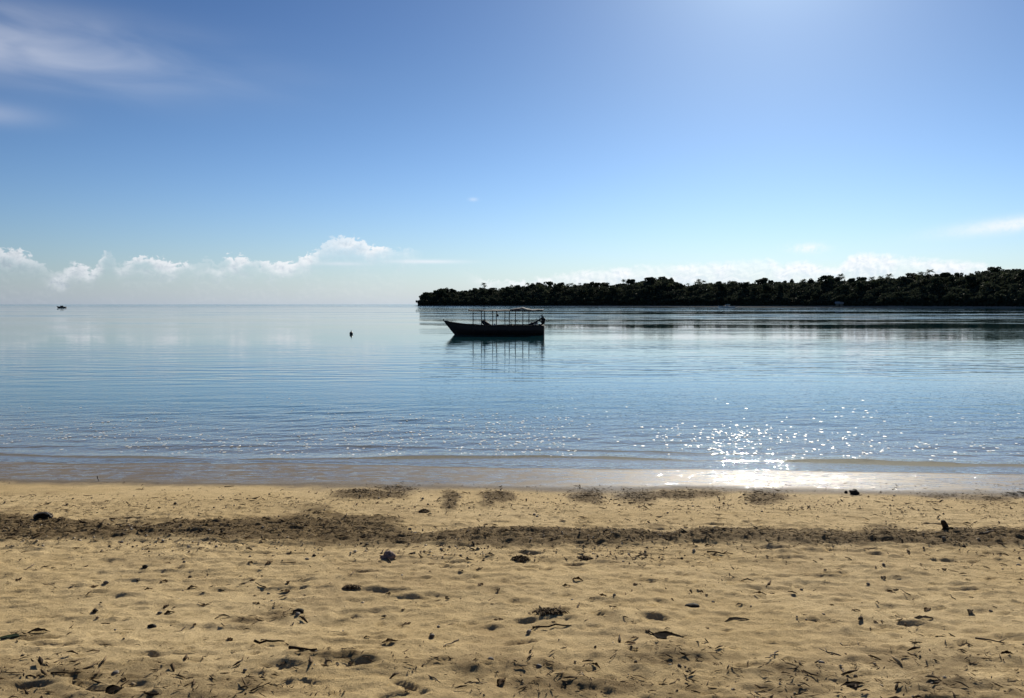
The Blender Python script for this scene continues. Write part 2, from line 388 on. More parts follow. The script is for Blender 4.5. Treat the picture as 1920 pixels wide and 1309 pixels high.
def b_foliage(dark, light):
    def b(t):
        r = island(t); o = t.node('ShaderNodeObjectInfo').outputs['Random']
        f = t.m('ADD', t.m('MULTIPLY', r, 0.6), t.m('MULTIPLY', o, 0.4))
        cc = t.mix(f, dark, light)
        tl = t.node('ShaderNodeBsdfTranslucent'); t.l.new(cc, tl.inputs[0]); mx = t.node('ShaderNodeMixShader'); mx.inputs[0].default_value = 0.2
        t.l.new(principled(t, cc, 0.85, None, 0.05), mx.inputs[1]); t.l.new(tl.outputs[0], mx.inputs[2])
        return mx.outputs[0]
    return b
M_fol = make_mat('foliage', b_foliage(c4(.030, .042, .028), c4(.068, .082, .050)))
M_palm = make_mat('palm_fronds', b_foliage(c4(.045, .065, .025), c4(.10, .125, .05)))
M_under = make_mat('undergrowth_leaves', b_foliage(c4(.028, .038, .026), c4(.060, .070, .046)))
M_bark = m_simple('bark', c4(.05, .04, .03), c4(.14, .115, .09), 2.0, 0.9, 0.5, 0.05)
def b_land(t):
    sp = t.node('ShaderNodeSeparateXYZ'); t.l.new(pos(t), sp.inputs[0])
    n = t.noise(pos(t), 0.08, 4.0)
    return principled(t, t.mix(t.rng(sp.outputs[2], 0.8, 1.6), c4(.30, .27, .22), t.mix(n, c4(.03, .035, .02), c4(.07, .06, .035))), 0.95)
M_land = make_mat('headland_ground', b_land)

M_hull = m_simple('dark_hull_paint', c4(.010, .009, .009), c4(.030, .022, .020), 3.0, 0.5, 0.3, 0.01)
M_hullin = m_simple('hull_inside_wood', c4(.03, .022, .016), c4(.08, .06, .04), 6.0, 0.8, 0.4, 0.01)
M_post = m_simple('weathered_post', c4(.03, .03, .032), c4(.09, .09, .09), 6.0, 0.7, 0.3, 0.004)
M_canopy = m_simple('canopy_cloth', c4(.010, .011, .013), c4(.025, .026, .030), 1.5, 0.8, 0.4, 0.02)
M_canopydark = m_simple('dark_canopy_cloth', c4(.012, .013, .018), c4(.04, .042, .05), 1.5, 0.8, 0.4, 0.02)
M_greycloth = m_simple('grey_cloth', c4(.04, .043, .050), c4(.085, .09, .10), 1.5, 0.8, 0.4, 0.02)
M_motor = m_simple('motor_cowl', c4(.008, .008, .009), c4(.02, .02, .022), 4.0, 0.4, 0.1, 0.003)
M_metal = m_simple('dull_metal', c4(.08, .08, .085), c4(.20, .20, .21), 8.0, 0.45, 0.2, 0.003)
M_white = m_simple('white_paint', c4(.55, .55, .53), c4(.80, .80, .78), 2.0, 0.5, 0.2, 0.005)
M_buoy = m_simple('buoy_plastic', c4(.010, .010, .011), c4(.03, .03, .03), 8.0, 0.4, 0.2, 0.004)
M_glass = make_mat('cabin_glass', lambda t: principled(t, c4(.02, .03, .035), 0.08, None, 0.6))
M_roof = m_simple('pale_roof', c4(.22, .22, .22), c4(.42, .41, .40), 1.0, 0.8, 0.3, 0.02)
M_hutwall = m_simple('hut_wall', c4(.16, .14, .11), c4(.30, .27, .22), 1.0, 0.9, 0.3, 0.02)

# ------------------------------------------------------------------ the beach
_ys = np.array([-400, -60, -10, 0, 4, 9, 10.8, 12.75, 14.2, 20, 40, 80, 300, 2000])
_zs = np.array([9.0, 3.4, 1.75, .90, .575, .195, .055, .0, -.12, -.62, -2.4, -5.0, -9.0, -12.0])
_tab = np.arange(-80, 120, 0.05)
_pz = np.interp(_tab, _ys, _zs); _k = np.exp(-0.5 * (np.arange(-24, 25) / 9.0) ** 2); _k /= _k.sum()
_pz[24:-24] = np.convolve(_pz, _k, 'valid')
SH = 0.055
def profile(x, y):
    ys = y + SH * x
    ys = ys + 0.10 * np.sin(x * 0.9 + 0.6) * np.exp(-((y - 11) / 1.6) ** 2)
    return np.where((ys > -79) & (ys < 119), np.interp(ys, _tab, _pz), np.interp(ys, _ys, _zs))

# where weed, leaves and dark grit lie, drawn from the photograph
_bc = np.array([(0, 1000), (200, 998), (450, 994), (600, 1002), (800, 1008), (1000, 1010), (1200, 1008), (1350, 1010), (1500, 1008), (1700, 1007), (1920, 1012)])
_bw = np.array([1.0, 0.95]) * np.array([(0, 20), (300, 17), (450, 27), (600, 30), (800, 21), (1100, 21), (1300, 13), (1500, 18), (1800, 18), (1920, 13)])
_patch = [(690, 929, 75, 11, .9), (745, 918, 38, 8, .8), (845, 932, 20, 15, .9), (845, 948, 18, 12, .7), (935, 930, 32, 14, .95), (915, 945, 20, 10, .6), (1100, 930, 35, 19, .95), (1118, 944, 22, 10, .7), (1195, 930, 42, 15, 1.),
          (1270, 928, 75, 9, .95), (1330, 926, 38, 9, .9), (1435, 932, 42, 15, 1.), (1760, 930, 50, 6, .7), (1850, 938, 62, 11, .5), (1905, 928, 25, 8, .8), (430, 942, 44, 9, .3), (560, 958, 62, 9, .25), (330, 965, 120, 14, .2),
          (530, 1150, 50, 22, .6), (470, 1165, 50, 14, .5), (1040, 1155, 50, 10, .6), (1150, 1165, 60, 14, .35), (1250, 1235, 150, 30, .5), (900, 1255, 230, 25, .55), (640, 1240, 160, 18, .5), (1500, 1260, 200, 30, .5), (1750, 1235, 200, 30, .5),
          (1100, 1290, 250, 20, .6), (1780, 1290, 200, 20, .5), (560, 1300, 200, 14, .5), (470, 1290, 40, 20, .6), (60, 1195, 60, 14, .4), (1080, 1052, 200, 9, .5), (1850, 1040, 80, 12, .4), (1700, 1070, 200, 14, .25), (500, 1095, 120, 16, .2)]
def litter_field(x, y):
    z = profile(x, y); px, py = project(x, y, z)
    wob = fbm(x * 1.3, y * 1.3, 4, 31)
    yc = np.interp(px, _bc[:, 0], _bc[:, 1]); w = np.interp(px, _bw[:, 0], _bw[:, 1])
    wide = fbm(x * 0.55, y * 0.4, 3, 37)
    q = np.abs(py - yc + wob * 9 + wide * 6) / (w * np.clip(1.0 + 0.6 * wob + 0.35 * wide, 0.45, 1.6))
    d = np.clip(1.35 - q, 0, 1) ** 0.7
    d = np.maximum(d, 0.24 * np.exp(-((py - yc - 10) / 38.0) ** 2))
    d = np.maximum(d, 0.22 * np.exp(-((py - 950) / 22.0) ** 2))
    for cx, cy, sx, sy, a in _patch:
        d = np.maximum(d, a * np.exp(-(((px - cx) / sx) ** 2 + ((py - cy) / sy) ** 2) ** 1.2) * (1 + 0.9 * wob))
    d = np.maximum(d, 0.42 * np.clip((py - 1170) / 110, 0, 1) * (0.6 + 1.6 * np.clip(wob, -.3, .5)))
    vis = np.clip((py - 890) / 20, 0, 1)
    d = np.where(y < 2.5, 0.2 + 0.3 * wob, d)
    return np.clip(d * vis, 0, 1)

# footprints and scuffs
_prints = []
for i in range(900):
    y = 2.0 + 7.0 * random.random() ** 0.85; x = random.uniform(-1, 1) * (0.72 * y + 1.5)
    big = random.random() < 0.20
    L = random.uniform(.11, .16) if big else random.uniform(.022, .065)
    _prints.append((x, y, L, L * random.uniform(.20, .5), random.gauss(0.05, 0.3), random.uniform(.008, .019) if big else random.uniform(.007, .020)))
def dents(X, Y):
    Z = np.zeros_like(X); xs = X[0]; ys = Y[:, 0]
    for x, y, a, b, th, dp in _prints:
        r = 1.9 * a
        i0, i1 = np.searchsorted(xs, (x - r, x + r)); j0, j1 = np.searchsorted(ys, (y - r, y + r))
        if i1 - i0 < 2 or j1 - j0 < 2: continue
        dx = X[j0:j1, i0:i1] - x; dy = Y[j0:j1, i0:i1] - y
        u = (dx * math.cos(th) + dy * math.sin(th)) / a; v = (-dx * math.sin(th) + dy * math.cos(th)) / b
        q = np.sqrt(u * u + v * v)
        Z[j0:j1, i0:i1] += -dp * np.exp(-(q / 0.85) ** 7) + 0.25 * dp * np.exp(-((q - 1.15) / 0.28) ** 2)
    return Z

def beach_macro(X, Y):
    z = profile(X, Y)
    ys = Y + SH * X
    dry = np.clip((11.0 - ys) / 2.2, 0, 1)
    return z + dry * (0.045 * fbm(X * 0.45, Y * 0.6, 3, 5)) + (1 - dry) * 0.008 * fbm(X * 0.6, Y * 0.8, 2, 9) * np.clip((14 - ys) / 2, 0, 1)

def beach_z(X, Y):
    z = beach_macro(X, Y)
    ys = Y + SH * X
    dry = np.clip((10.9 - ys) / 1.6, 0, 1) * np.clip((Y + 4) / 4, 0.0, 1)
    a = 0.35 + 0.65 * np.clip((9.6 - ys) / 1.5, 0, 1)
    t1 = fbm(X * 1.6, Y * 3.4, 4, 12, 0.6); t2 = fbm(X * 7.0, Y * 9.0, 3, 23, 0.6)
    z = z + dry * a * (0.013 * t1 * (0.4 + np.abs(t1)) + 0.010 * t2 + 0.011 * fbm(X * 17.0, Y * 21.0, 2, 29, 0.6))
    # wind-drawn crust edges
    rd = 1 - np.abs(fbm(X * 1.1 + 4, Y * 4.6, 3, 41)) * 2.2
    z = z + dry * a * 0.016 * np.clip(rd, 0, 1) ** 2
    z = z + dry * dents(X, Y)
    lf = litter_field(X, Y)
    z = z + dry * 0.034 * lf * (0.35 + 0.8 * vnoise(X * 9, Y * 9, 78) + 0.6 * vnoise(X * 24, Y * 24, 77))
    return z

def wet_attr(X, Y, Z):
    ys = Y + SH * X
    w = np.interp(ys, [9.9, 10.4, 10.85, 11.2, 12.6, 13.0], [0, .10, .45, .78, .80, 1.0])
    return np.clip(w + 0.25 * fbm(X * 0.8, Y * 0.9, 3, 55) * np.exp(-((ys - 10.7) / 0.9) ** 2), 0, 1)

xs = grid_axis(-7.6, 7.6, 0.02, -420, 420, 1.12)
ysv = np.concatenate([grid_axis(2.6, 4.2, 0.016, -120, 2.6, 1.12)[:-1], grid_axis(4.2, 11.6, 0.02, 4.3, 420, 1.10)])
ysv = np.unique(np.round(ysv, 5))
beach = grid_object('beach', xs, ysv, beach_z, M_sand, {'litter': lambda X, Y, Z: litter_field(X, Y), 'wet': wet_attr})
tag(beach, kind='structure')

def ground_z(x, y):
    return float(beach_macro(np.array([[x]]), np.array([[y]]))[0, 0])
def sand_at(px, py):
    """photo pixel -> point on the beach"""
    a, f, u = ray(px, py); t = 6.0
    for _ in range(40):
        z = ground_z(a * t, f * t); t += 0.6 * ((z - CAMH) / u - t)
    return Vector((a * t, f * t, ground_z(a * t, f * t)))

# ------------------------------------------------------------------ the sea
def sea_z(X, Y):
    ys = Y + SH * X
    fade = np.clip((26 - ys) / 10, 0, 1)
    env = 0.35 + 0.9 * vnoise(X * 0.35, Y * 0.7, 3)
    w = np.zeros_like(X)
    r = np.random.default_rng(5)
    for lam, amp in ((1.5, .0040), (.95, .0030), (.62, .0022), (.42, .0016), (.30, .0012)):
        for k in range(3):
            th = r.normal(0, 0.55); ph = r.uniform(0, 6.28)
            w += amp * 0.6 * np.sin(2 * math.pi / lam * (X * math.sin(th) + Y * math.cos(th)) + ph + 1.8 * fbm(X * 0.5, Y * 0.5, 2, 60 + k))
    z = w * env * fade * np.clip((ys - 12.1) / 1.2, 0.10, 1)
    # the last low wave running up the sand
    for yc, hgt, seed in ((13.05, .046, 1), (14.0, .014, 2), (12.5, .006, 3)):
        c = yc + 0.16 * np.sin(X * 0.42 + seed) + 0.22 * fbm(X * 0.35, X * 0 + seed, 3, 70 + seed)
        a = hgt * (0.70 + 0.30 * np.clip((X + 1.0) / 4.0, 0, 1)) * (0.75 + 0.8 * fbm(X * 0.8, X * 0 + 9 + seed, 2, 80 + seed))
        d = ys - c
        z = z + np.maximum(a, 0.004) * np.where(d < 0, np.exp(-(d / 0.06) ** 2), np.exp(-(d / 0.28) ** 2))
    z = z + 0.006 * np.clip((12.9 - ys) / 0.6, 0, 1)
    return z
xs2 = grid_axis(-11, 11, 0.05, -40000, 40000, 1.10)
ys2 = grid_axis(11.2, 17.4, 0.022, 11.3, 60000, 1.03)
sea = grid_object('sea', xs2, ys2, sea_z, M_sea); tag(sea, kind='structure')

# flat matte white flecks scattered over the shallows
def white_flecks():
    V, F = [], []; n = 0
    for i in range(2800):
        px = random.uniform(-60, 1980); py = random.gauss(818, 26)
        if not 745 < py < 872 or random.random() < (px - 1200) / 1200: continue
        p = sea_at(px, py)
        if fbm(np.array([p.x * .5]), np.array([p.y * .5]), 3, 90)[0] < random.gauss(-.05, .22): continue
        ys = p.y + SH * p.x
        if ys < 13.3: continue
        z0 = float(sea_z(np.array([[p.x]]), np.array([[p.y]]))[0, 0])
        rx = random.uniform(.008, .034) * (0.6 + ys / 40); ry = rx * random.uniform(.6, 1.6); k = 7; h = random.uniform(.002, .004)
        base = n; th = random.uniform(-.4, .4)
        for ring, (s, hz) in enumerate(((1.0, .0015), (.72, h * .8))):
            for j in range(k):
                a = 2 * math.pi * j / k; rr = s * random.uniform(.7, 1.2)
                u, v = rx * rr * math.cos(a), ry * rr * math.sin(a)
                V.append((p.x + u * math.cos(th) - v * math.sin(th), p.y + u * math.sin(th) + v * math.cos(th), z0 + .003 + hz))
        V.append((p.x, p.y, z0 + .003 + h)); n += 2 * k + 1
        for j in range(k):
            j2 = (j + 1) % k
            F += [(base + j, base + j2, base + k + j2), (base + j, base + k + j2, base + k + j), (base + k + j, base + k + j2, base + 2 * k)]
    o = raw_object('white_flecks', V, F, M_fleck, smooth=True); tag(o, 'small white flecks scattered over the shallows', 'fleck', kind='stuff')
white_flecks()

# ------------------------------------------------------------------ headland and its wood
_shore = np.array([(-6.85, 1180), (-6.3, 1150), (1.5, 1060), (13.9, 910), (25.7, 730), (32.0, 650), (40, 520), (52, 390), (64, 300)])     # azimuth, metres
def shore_d(a): return np.interp(a, _shore[:, 0], _shore[:, 1])
_top = [(772, 566), (780, 560), (800, 546), (825, 540), (850, 541), (868, 545), (885, 541), (905, 534), (920, 538), (935, 540), (960, 534), (985, 532), (1012, 528), (1035, 531), (1058, 531), (1078, 529), (1098, 527), (1115, 530), (1145, 530),
        (1175, 527), (1200, 523), (1225, 519), (1245, 517), (1262, 522), (1278, 530), (1300, 528), (1330, 526), (1360, 525), (1400, 526), (1440, 525), (1480, 523), (1520, 521), (1560, 518), (1600, 520), (1640, 517), (1680, 513), (1720, 508), (1755, 507), (1775, 513),
        (1800, 508), (1830, 506), (1860, 500), (1890, 499), (1920, 497), (2000, 495), (2400, 480), (3200, 450)]
_ta = np.array([px_az(p) for p, _ in _top]); _te = np.array([px_el(y, p) for p, y in _top])
RIDGE = 85.0
def top_h(a):  # height of the skyline above the sea over the ridge
    return CAMH + np.tan(np.radians(np.interp(a, _ta, _te))) * (shore_d(a) + RIDGE)
def land_z(a, s):
    """azimuth, metres behind the shoreline"""
    rid = np.maximum(top_h(a) - 11.0, 2.0)
    up = np.interp(s, [-12, 0, 8, RIDGE, 160, 240, 300], [-2.5, 0.25, 1.6, 1, 1, .3, -.2])
    z = np.where(s < 8, np.interp(s, [-12, 0, 8], [-2.5, .25, 1.6]), np.where(s < RIDGE, 1.6 + (rid - 1.6) * np.sin(np.clip((s - 8) / (RIDGE - 8), 0, 1) * math.pi / 2), np.where(s < 160, rid, rid * (1 - np.clip((s - 160) / 120, 0, 1)) - 2.5 * np.clip((s - 160) / 120, 0, 1))))
    edge = np.clip((a + 6.9) / 1.1, 0, 1)
    return z * (0.25 + 0.75 * edge) - 2.6 * (1 - edge) ** 2 * (1 - np.exp(-np.maximum(s, 0) / 30))
def land_point(a, s):
    d = shore_d(a) + s
    return d * np.sin(np.radians(a)), d * np.cos(np.radians(a)), land_z(a, s)
AZ = np.linspace(-6.95, 64, 420); S = np.array([-12, -4, 0, 3, 8, 16, 26, 38, 52, 68, 85, 110, 135, 160, 190, 220, 250, 280])
A2, S2 = np.meshgrid(AZ, S); lx, ly, lz = land_point(A2, S2)
lz = lz + 1.2 * fbm(lx * .05, ly * .05, 3, 14) * np.clip(S2 / 20, 0, 1)
nx, ny = len(AZ), len(S); idx = np.arange(nx * ny).reshape(ny, nx)
q = np.stack([idx[:-1, :-1], idx[:-1, 1:], idx[1:, 1:], idx[1:, :-1]], -1).reshape(-1, 4)
head = raw_object('headland', np.stack([lx, ly, lz], -1).reshape(-1, 3), q, M_land, smooth=True); tag(head, kind='structure')

def leaf_cloud(centers, radii, n, size, seed, flat=0.8):
    """n leaf clumps (bent quads) spread through a set of lobes"""
    r = np.random.default_rng(seed); V = np.zeros((n, 4, 3)); C = np.asarray(centers); Rr = np.asarray(radii)
    w = Rr ** 2 / (Rr ** 2).sum(); li = r.choice(len(C), n, p=w)
    d = r.normal(size=(n, 3)); d /= np.linalg.norm(d, axis=1)[:, None]
    rad = Rr[li] * (0.55 + 0.5 * r.random(n) ** 0.6)
    P = C[li] + d * rad[:, None] * np.array([1, 1, flat])
    a = r.normal(size=(n, 3)); a /= np.linalg.norm(a, axis=1)[:, None]
    b = np.cross(a, r.normal(size=(n, 3))); b /= np.linalg.norm(b, axis=1)[:, None]
    s = size * (0.55 + 0.8 * r.random(n))
    sa, sb = a * s[:, None] * 0.6, b * s[:, None] * 0.38
    V[:, 0] = P - sa; V[:, 1] = P + sb + d * 0.1 * s[:, None]; V[:, 2] = P + sa; V[:, 3] = P - sb
    F = np.arange(n * 4).reshape(n, 4)
    return V.reshape(-1, 3), F

def broad_tree(seed, kind=0):
    """unit tree about 14 m tall"""
    r = random.Random(seed); root = empty('broadleaf_tree')
    H = 14.0; bm = bmesh.new()
    tube(bm, [(0, 0, -1), (r.uniform(-.2, .2), r.uniform(-.2, .2), 3), (r.uniform(-.5, .5), r.uniform(-.5, .5), 7)], [.38, .30, .2], 7)
    C, Q = [], []
    nl = r.randint(9, 13); spread = (4.2, 3.2, 5.2)[kind]
    for k in range(nl):
        a = r.uniform(0, 6.28); h = r.uniform(4.5, 12.0) if kind != 1 else r.uniform(4.0, 12.6)
        rr = spread * r.uniform(.25, .9) * math.sqrt(max(0.1, 1 - ((h - 7.5) / 6.5) ** 2))
        c = (rr * math.cos(a), rr * math.sin(a), h); C.append(c); Q.append(r.uniform(1.3, 2.4))
        tube(bm, [(0, 0, min(5.5, h - 1.5)), (c[0] * .5, c[1] * .5, h - 1.0), c], [.16, .11, .05], 5)
    C.append((0, 0, 9.5)); Q.append(2.8)
    bm_object('trunk', bm, M_bark, root, True)
    V, F = leaf_cloud(C, Q, 1000, 1.15, seed)
    raw_object('crown', V, F, M_fol, root)
    return root

def palm_tree(seed):
    r = random.Random(seed); root = empty('palm_tree'); bm = bmesh.new()
    lean = (r.uniform(-1.4, 1.4), r.uniform(-1.0, 1.0)); pts = []
    for k in range(6):
        t = k / 5; pts.append((lean[0] * t * t, lean[1] * t * t, -1 + 13 * t))
    tube(bm, pts, [.26, .19, .17, .16, .15, .14], 7); top = Vector(pts[-1])
    bm_object('trunk', bm, M_bark, root, True)
    V, F = [], []
    for k in range(24):
        a = 2 * math.pi * k / 24 + r.uniform(-.15, .15); up = r.uniform(-.2, 1.35); L = r.uniform(3.6, 5.0)
        dirv = Vector((math.cos(a), math.sin(a), 0)); sidev = Vector((-math.sin(a), math.cos(a), 0))
        P = []
        for j in range(7):
            t = j / 6; P.append(top + dirv * (L * t * math.cos(up) ** .5) + Vector((0, 0, L * (t * math.sin(up) - 0.48 * t * t))))
        for j in range(6):
            for s in (-1, 1):                              # leaflets hang from both sides of the rib
                for h in (0.0, 0.5):
                    p0 = P[j].lerp(P[j + 1], h); p1 = P[j].lerp(P[j + 1], h + 0.42)
                    w = 1.05 * math.sin(math.pi * min(1, (j + h + .7) / 6.6)) + .15
                    tip = p1 + sidev * s * w + Vector((0, 0, -0.45 * w)) + dirv * .15
                    b = len(V); V += [p0, p1, tip]; F.append((b, b + 1, b + 2))
    raw_object('crown', [tuple(v) for v in V], F, M_palm, root)
    return root

protos = [broad_tree(100 + i, i % 3) for i in range(6)]; palms = [palm_tree(200 + i) for i in range(4)]
first = set()
def plant(proto, a, s, height, label, group, sx=1.0, nat=14.0):
    t = proto if proto.name not in first else copy_tree(proto)
    first.add(proto.name)
    x, y, z = land_point(np.array(a), np.array(s))
    t.location = (float(x), float(y), float(z) - 0.2)
    k = height / nat; t.scale = (k * sx, k * sx, k); t.rotation_euler = (0, 0, random.uniform(0, 6.28))
    cat = 'palm' if 'palm' in t.name else 'tree'
    if group in (G1, G2, G3):
        px = 960 + FPX * math.tan(R(a))
        label = label + ' ' + ('near its seaward tip' if px < 880 else 'behind the canopied boat' if px < 1060 else 'around its domed clump' if px < 1320 else 'behind the white boat' if px < 1460 else 'by the pale hut' if px < 1680 else 'near the right edge')
    tag(t, label, cat, group); t['group'] = group
    return t
LB = 'dark broadleaf tree in the wood on the headland'; LP = 'palm rising among the trees of the headland'
LS = 'low tree at the waterline of the headland'
G1, G2, G3 = 'broadleaf trees of the wood on the headland', 'palms among the headland trees', 'trees along the headland shore'
# singled-out trees
named = [(800, 30, 'p0', 'rounded tree at the very tip of the wooded headland', 1.25), (830, 45, 'p1', 'second rounded tree from the seaward tip of the headland', 1.25),
         (905, 60, 'palm', 'palm above the low trees near the tip of the headland', 1.0), (1168, 85, 'palm', 'lone palm with pointed top left of the headland\'s domed tree clump', 1.0),
         (1240, 85, 'p2', 'tallest tree of the domed clump in the middle of the headland', 1.35), (1222, 80, 'p3', 'left tree of the domed clump in the middle of the headland', 1.2),
         (1258, 80, 'p4', 'right tree of the domed clump in the middle of the headland', 1.1), (1308, 85, 'palm', 'small palm just right of the headland\'s domed tree clump', 0.9),
         (1577, 85, 'palm', 'tallest spiky palm on the skyline above the pale hut', 1.0), (1862, 85, 'p5', 'high tree on the skyline near the right end of the headland', 1.2)]
for px, s, k, lab, sx in named:
    a = px_az(px); pr = random.choice(palms) if k == 'palm' else protos[int(k[1])]
    x, y, z = land_point(np.array(a), np.array(float(s)))
    d = math.hypot(x, y); want = CAMH + math.tan(R(float(np.interp(a, _ta, _te)))) * d
    hgt = max(6.0, want - float(z)); hgt += 2.5 if k == 'palm' else 0.5
    plant(pr, a, float(s), hgt, lab, None if False else 'single trees on the headland', sx, 13.5 if k == 'palm' else 13.6)
# skyline row, middle rows, shore row
a = -6.2
while a < 35.5:
    d = shore_d(a) + RIDGE
    want = float(top_h(a)); s = random.uniform(62, 110) if a > -4 else random.uniform(35, 70)
    x, y, z = land_point(np.array(a), np.array(s))
    h = max(6.0, want - float(z) + random.uniform(-3.0, 1.5))
    pal = random.random() < (0.44 if a > 9 else 0.2)
    plant(random.choice(palms if pal else protos), a, s, h + (random.uniform(-1.4, 0.9) if pal else (2.5 if random.random() < .08 else 0)), LP if pal else LB, G2 if pal else G1, random.uniform(.85, 1.75) if not pal else random.uniform(.9, 1.2), 13.6)
    a += math.degrees(random.uniform(6.5, 9.5) / d)
a = -6.3
while a < 35.5:
    s = random.uniform(24, 60) if a > -4 else random.uniform(15, 35)
    pal = random.random() < .3
    x, y, z = land_point(np.array(a), np.array(s))
    h = min(random.uniform(11, 16), float(top_h(a)) - float(z) - 1.5)
    plant(random.choice(palms if pal else protos), a, s, max(7, h), LP if pal else LB, G2 if pal else G1, random.uniform(.9, 1.2))
    a += math.degrees(random.uniform(10, 14) / (shore_d(a) + 40))
a = -6.55
while a < 35.5:
    s = random.uniform(5, 14)
    x, y, z = land_point(np.array(a), np.array(s))
    h = min(random.uniform(8.5, 12), max(6.0, float(top_h(a)) - float(z) - 1.5))
    plant(random.choice(protos), a, s, h, LS, G3, random.uniform(1.0, 1.3))
    a += math.degrees(random.uniform(10, 13) / (shore_d(a) + 8))

def undergrowth():
    n = 110000; r = np.random.default_rng(3)
    u = r.random(n); A = np.where(u < .82, -6.5 + 44 * u / .82, 37.5 + 26.5 * (u - .82) / .18); Sx = 3 + 110 * r.random(n) ** 1.3
    Sx = np.where(A < -5, np.minimum(Sx, 60), Sx)
    x, y, z = land_point(A, Sx)
    room = np.maximum(top_h(A) - z - 2.6, 1.5)
    off = A > 36
    hmax = np.where(off, np.maximum(room + 3, 8.0), np.minimum(room, 9.0))
    bush = vnoise(x * .12, y * .12, 8)
    z = z + hmax * (0.35 + 0.65 * bush) * r.random(n) ** 0.7
    P = np.stack([x, y, z], -1)
    aa = r.normal(size=(n, 3)); aa /= np.linalg.norm(aa, axis=1)[:, None]
    bb = np.cross(aa, r.normal(size=(n, 3))); bb /= np.linalg.norm(bb, axis=1)[:, None]
    s = (1.1 + 1.5 * r.random(n))[:, None]
    V = np.stack([P - aa * s * .7, P + bb * s * .5, P + aa * s * .7, P - bb * s * .5], 1).reshape(-1, 3)
    o = raw_object('undergrowth', V, np.arange(n * 4).reshape(n, 4), M_under)
    tag(o, 'dense dark undergrowth filling the wood on the far headland', 'undergrowth', kind='stuff')
undergrowth()

# two pale roofs at the foot of the wood
def hut(px, s, w, hw, lab):
    a = px_az(px); x, y, z = land_point(np.array(a), np.array(s)); r = empty('beach_hut', (float(x), float(y), float(z) - .2), -R(a))
    bm = bmesh.new(); box(bm, -w / 2, w / 2, -w * .35, w * .35, 0, hw); bm_object('wall', bm, M_hutwall, r)
    bm = bmesh.new(); e = .5
    v = [bm.verts.new(p) for p in ((-w / 2 - e, -w * .35 - e, hw), (w / 2 + e, -w * .35 - e, hw), (w / 2 + e, w * .35 + e, hw), (-w / 2 - e, w * .35 + e, hw), (-w / 2 - e, 0, hw + w * .28), (w / 2 + e, 0, hw + w * .28))]
    for f in ((0, 1, 5, 4), (2, 3, 4, 5), (0, 4, 3), (1, 2, 5), (3, 2, 1, 0)): bm.faces.new([v[i] for i in f])
    bm_object('roof', bm, M_roof, r)
    bm = bmesh.new(); box(bm, -.5, .5, -w * .35 - .04, -w * .35 + .02, 0.1, 2.1); bm_object('door', bm, M_hullin, r)
    tag(r, lab, 'hut')
hut(1573, 2.5, 6.5, 2.6, 'low pale-roofed hut on the shore at the foot of the dark wood')

# ------------------------------------------------------------------ boats
def hull_sections(L, B, F, bow_rake=1.15, sheer=0.3, n=22, draft=0.35):
    """stations along x: bow at -L/2, stern at +L/2; returns per station list of points (half section, keel to gunwale)"""
    out_ = []
    for i in range(n + 1):
        t = i / n
        fx = (1 - (1 - min(1, t / .55)) ** 2.1)                 # fullness from the bow
        if t > .75: fx *= 1 - 0.18 * ((t - .75) / .25) ** 2
        gz = F + sheer * max(0, 1 - t / .45) ** 2.2
        row = []
        for j in range(7):
            s = j / 6
            z = -draft + (gz + draft) * s
            w = B / 2 * fx * (0.16 + 0.84 * min(1, s * 1.7) ** .55) * (0.88 + .12 * s)
            x = -L / 2 + L * t + bow_rake * (1 - s) * max(0, 1 - t / .5) ** 1.4
            row.append((x, w if t > 0 else 0.02, z))
        out_.append(row)
    return out_

def build_hull(sec, parent, mat, matin, thick=.05, name='hull'):
    bm = bmesh.new(); n = len(sec); grid = {}
    for s in (-1, 1):
        for i, row in enumerate(sec):
            for j, (x, w, z) in enumerate(row): grid[s, i, j] = bm.verts.new((x, s * w, z))
    for s in (-1, 1):
        for i in range(n - 1):
            for j in range(len(sec[0]) - 1):
                bm.faces.new((grid[s, i, j], grid[s, i + 1, j], grid[s, i + 1, j + 1], grid[s, i, j + 1]))
    for i in range(n - 1): bm.faces.new((grid[-1, i, 0], grid[-1, i + 1, 0], grid[1, i + 1, 0], grid[1, i, 0]))
    bm.faces.new([grid[-1, n - 1, j] for j in range(7)] + [grid[1, n - 1, j] for j in reversed(range(7))])
    bm.faces.new([grid[1, 0, j] for j in range(7)] + [grid[-1, 0, j] for j in reversed(range(7))])
    o = bm_object(name, bm, mat, parent, False)
    m = o.modifiers.new('thickness', 'SOLIDIFY'); m.thickness = thick; m.offset = -1
    bm = bmesh.new(); vs = []
    for i, row in enumerate(sec):
        x, w, z = row[3]; vs.append((bm.verts.new((x, -w + .04, z - .15)), bm.verts.new((x, w - .04, z - .15))))
    for a_, b_ in zip(vs[1:], vs[2:]): bm.faces.new((a_[0], b_[0], b_[1], a_[1]))
    bm_object('deck', bm, matin, parent)
    for s in (-1, 1):
        bm = bmesh.new(); tube(bm, [(r_[6][0], s * (r_[6][1] + .01), r_[6][2]) for r_ in sec], [.045] * n, 6)
        bm_object('gunwale', bm, mat, parent, True)

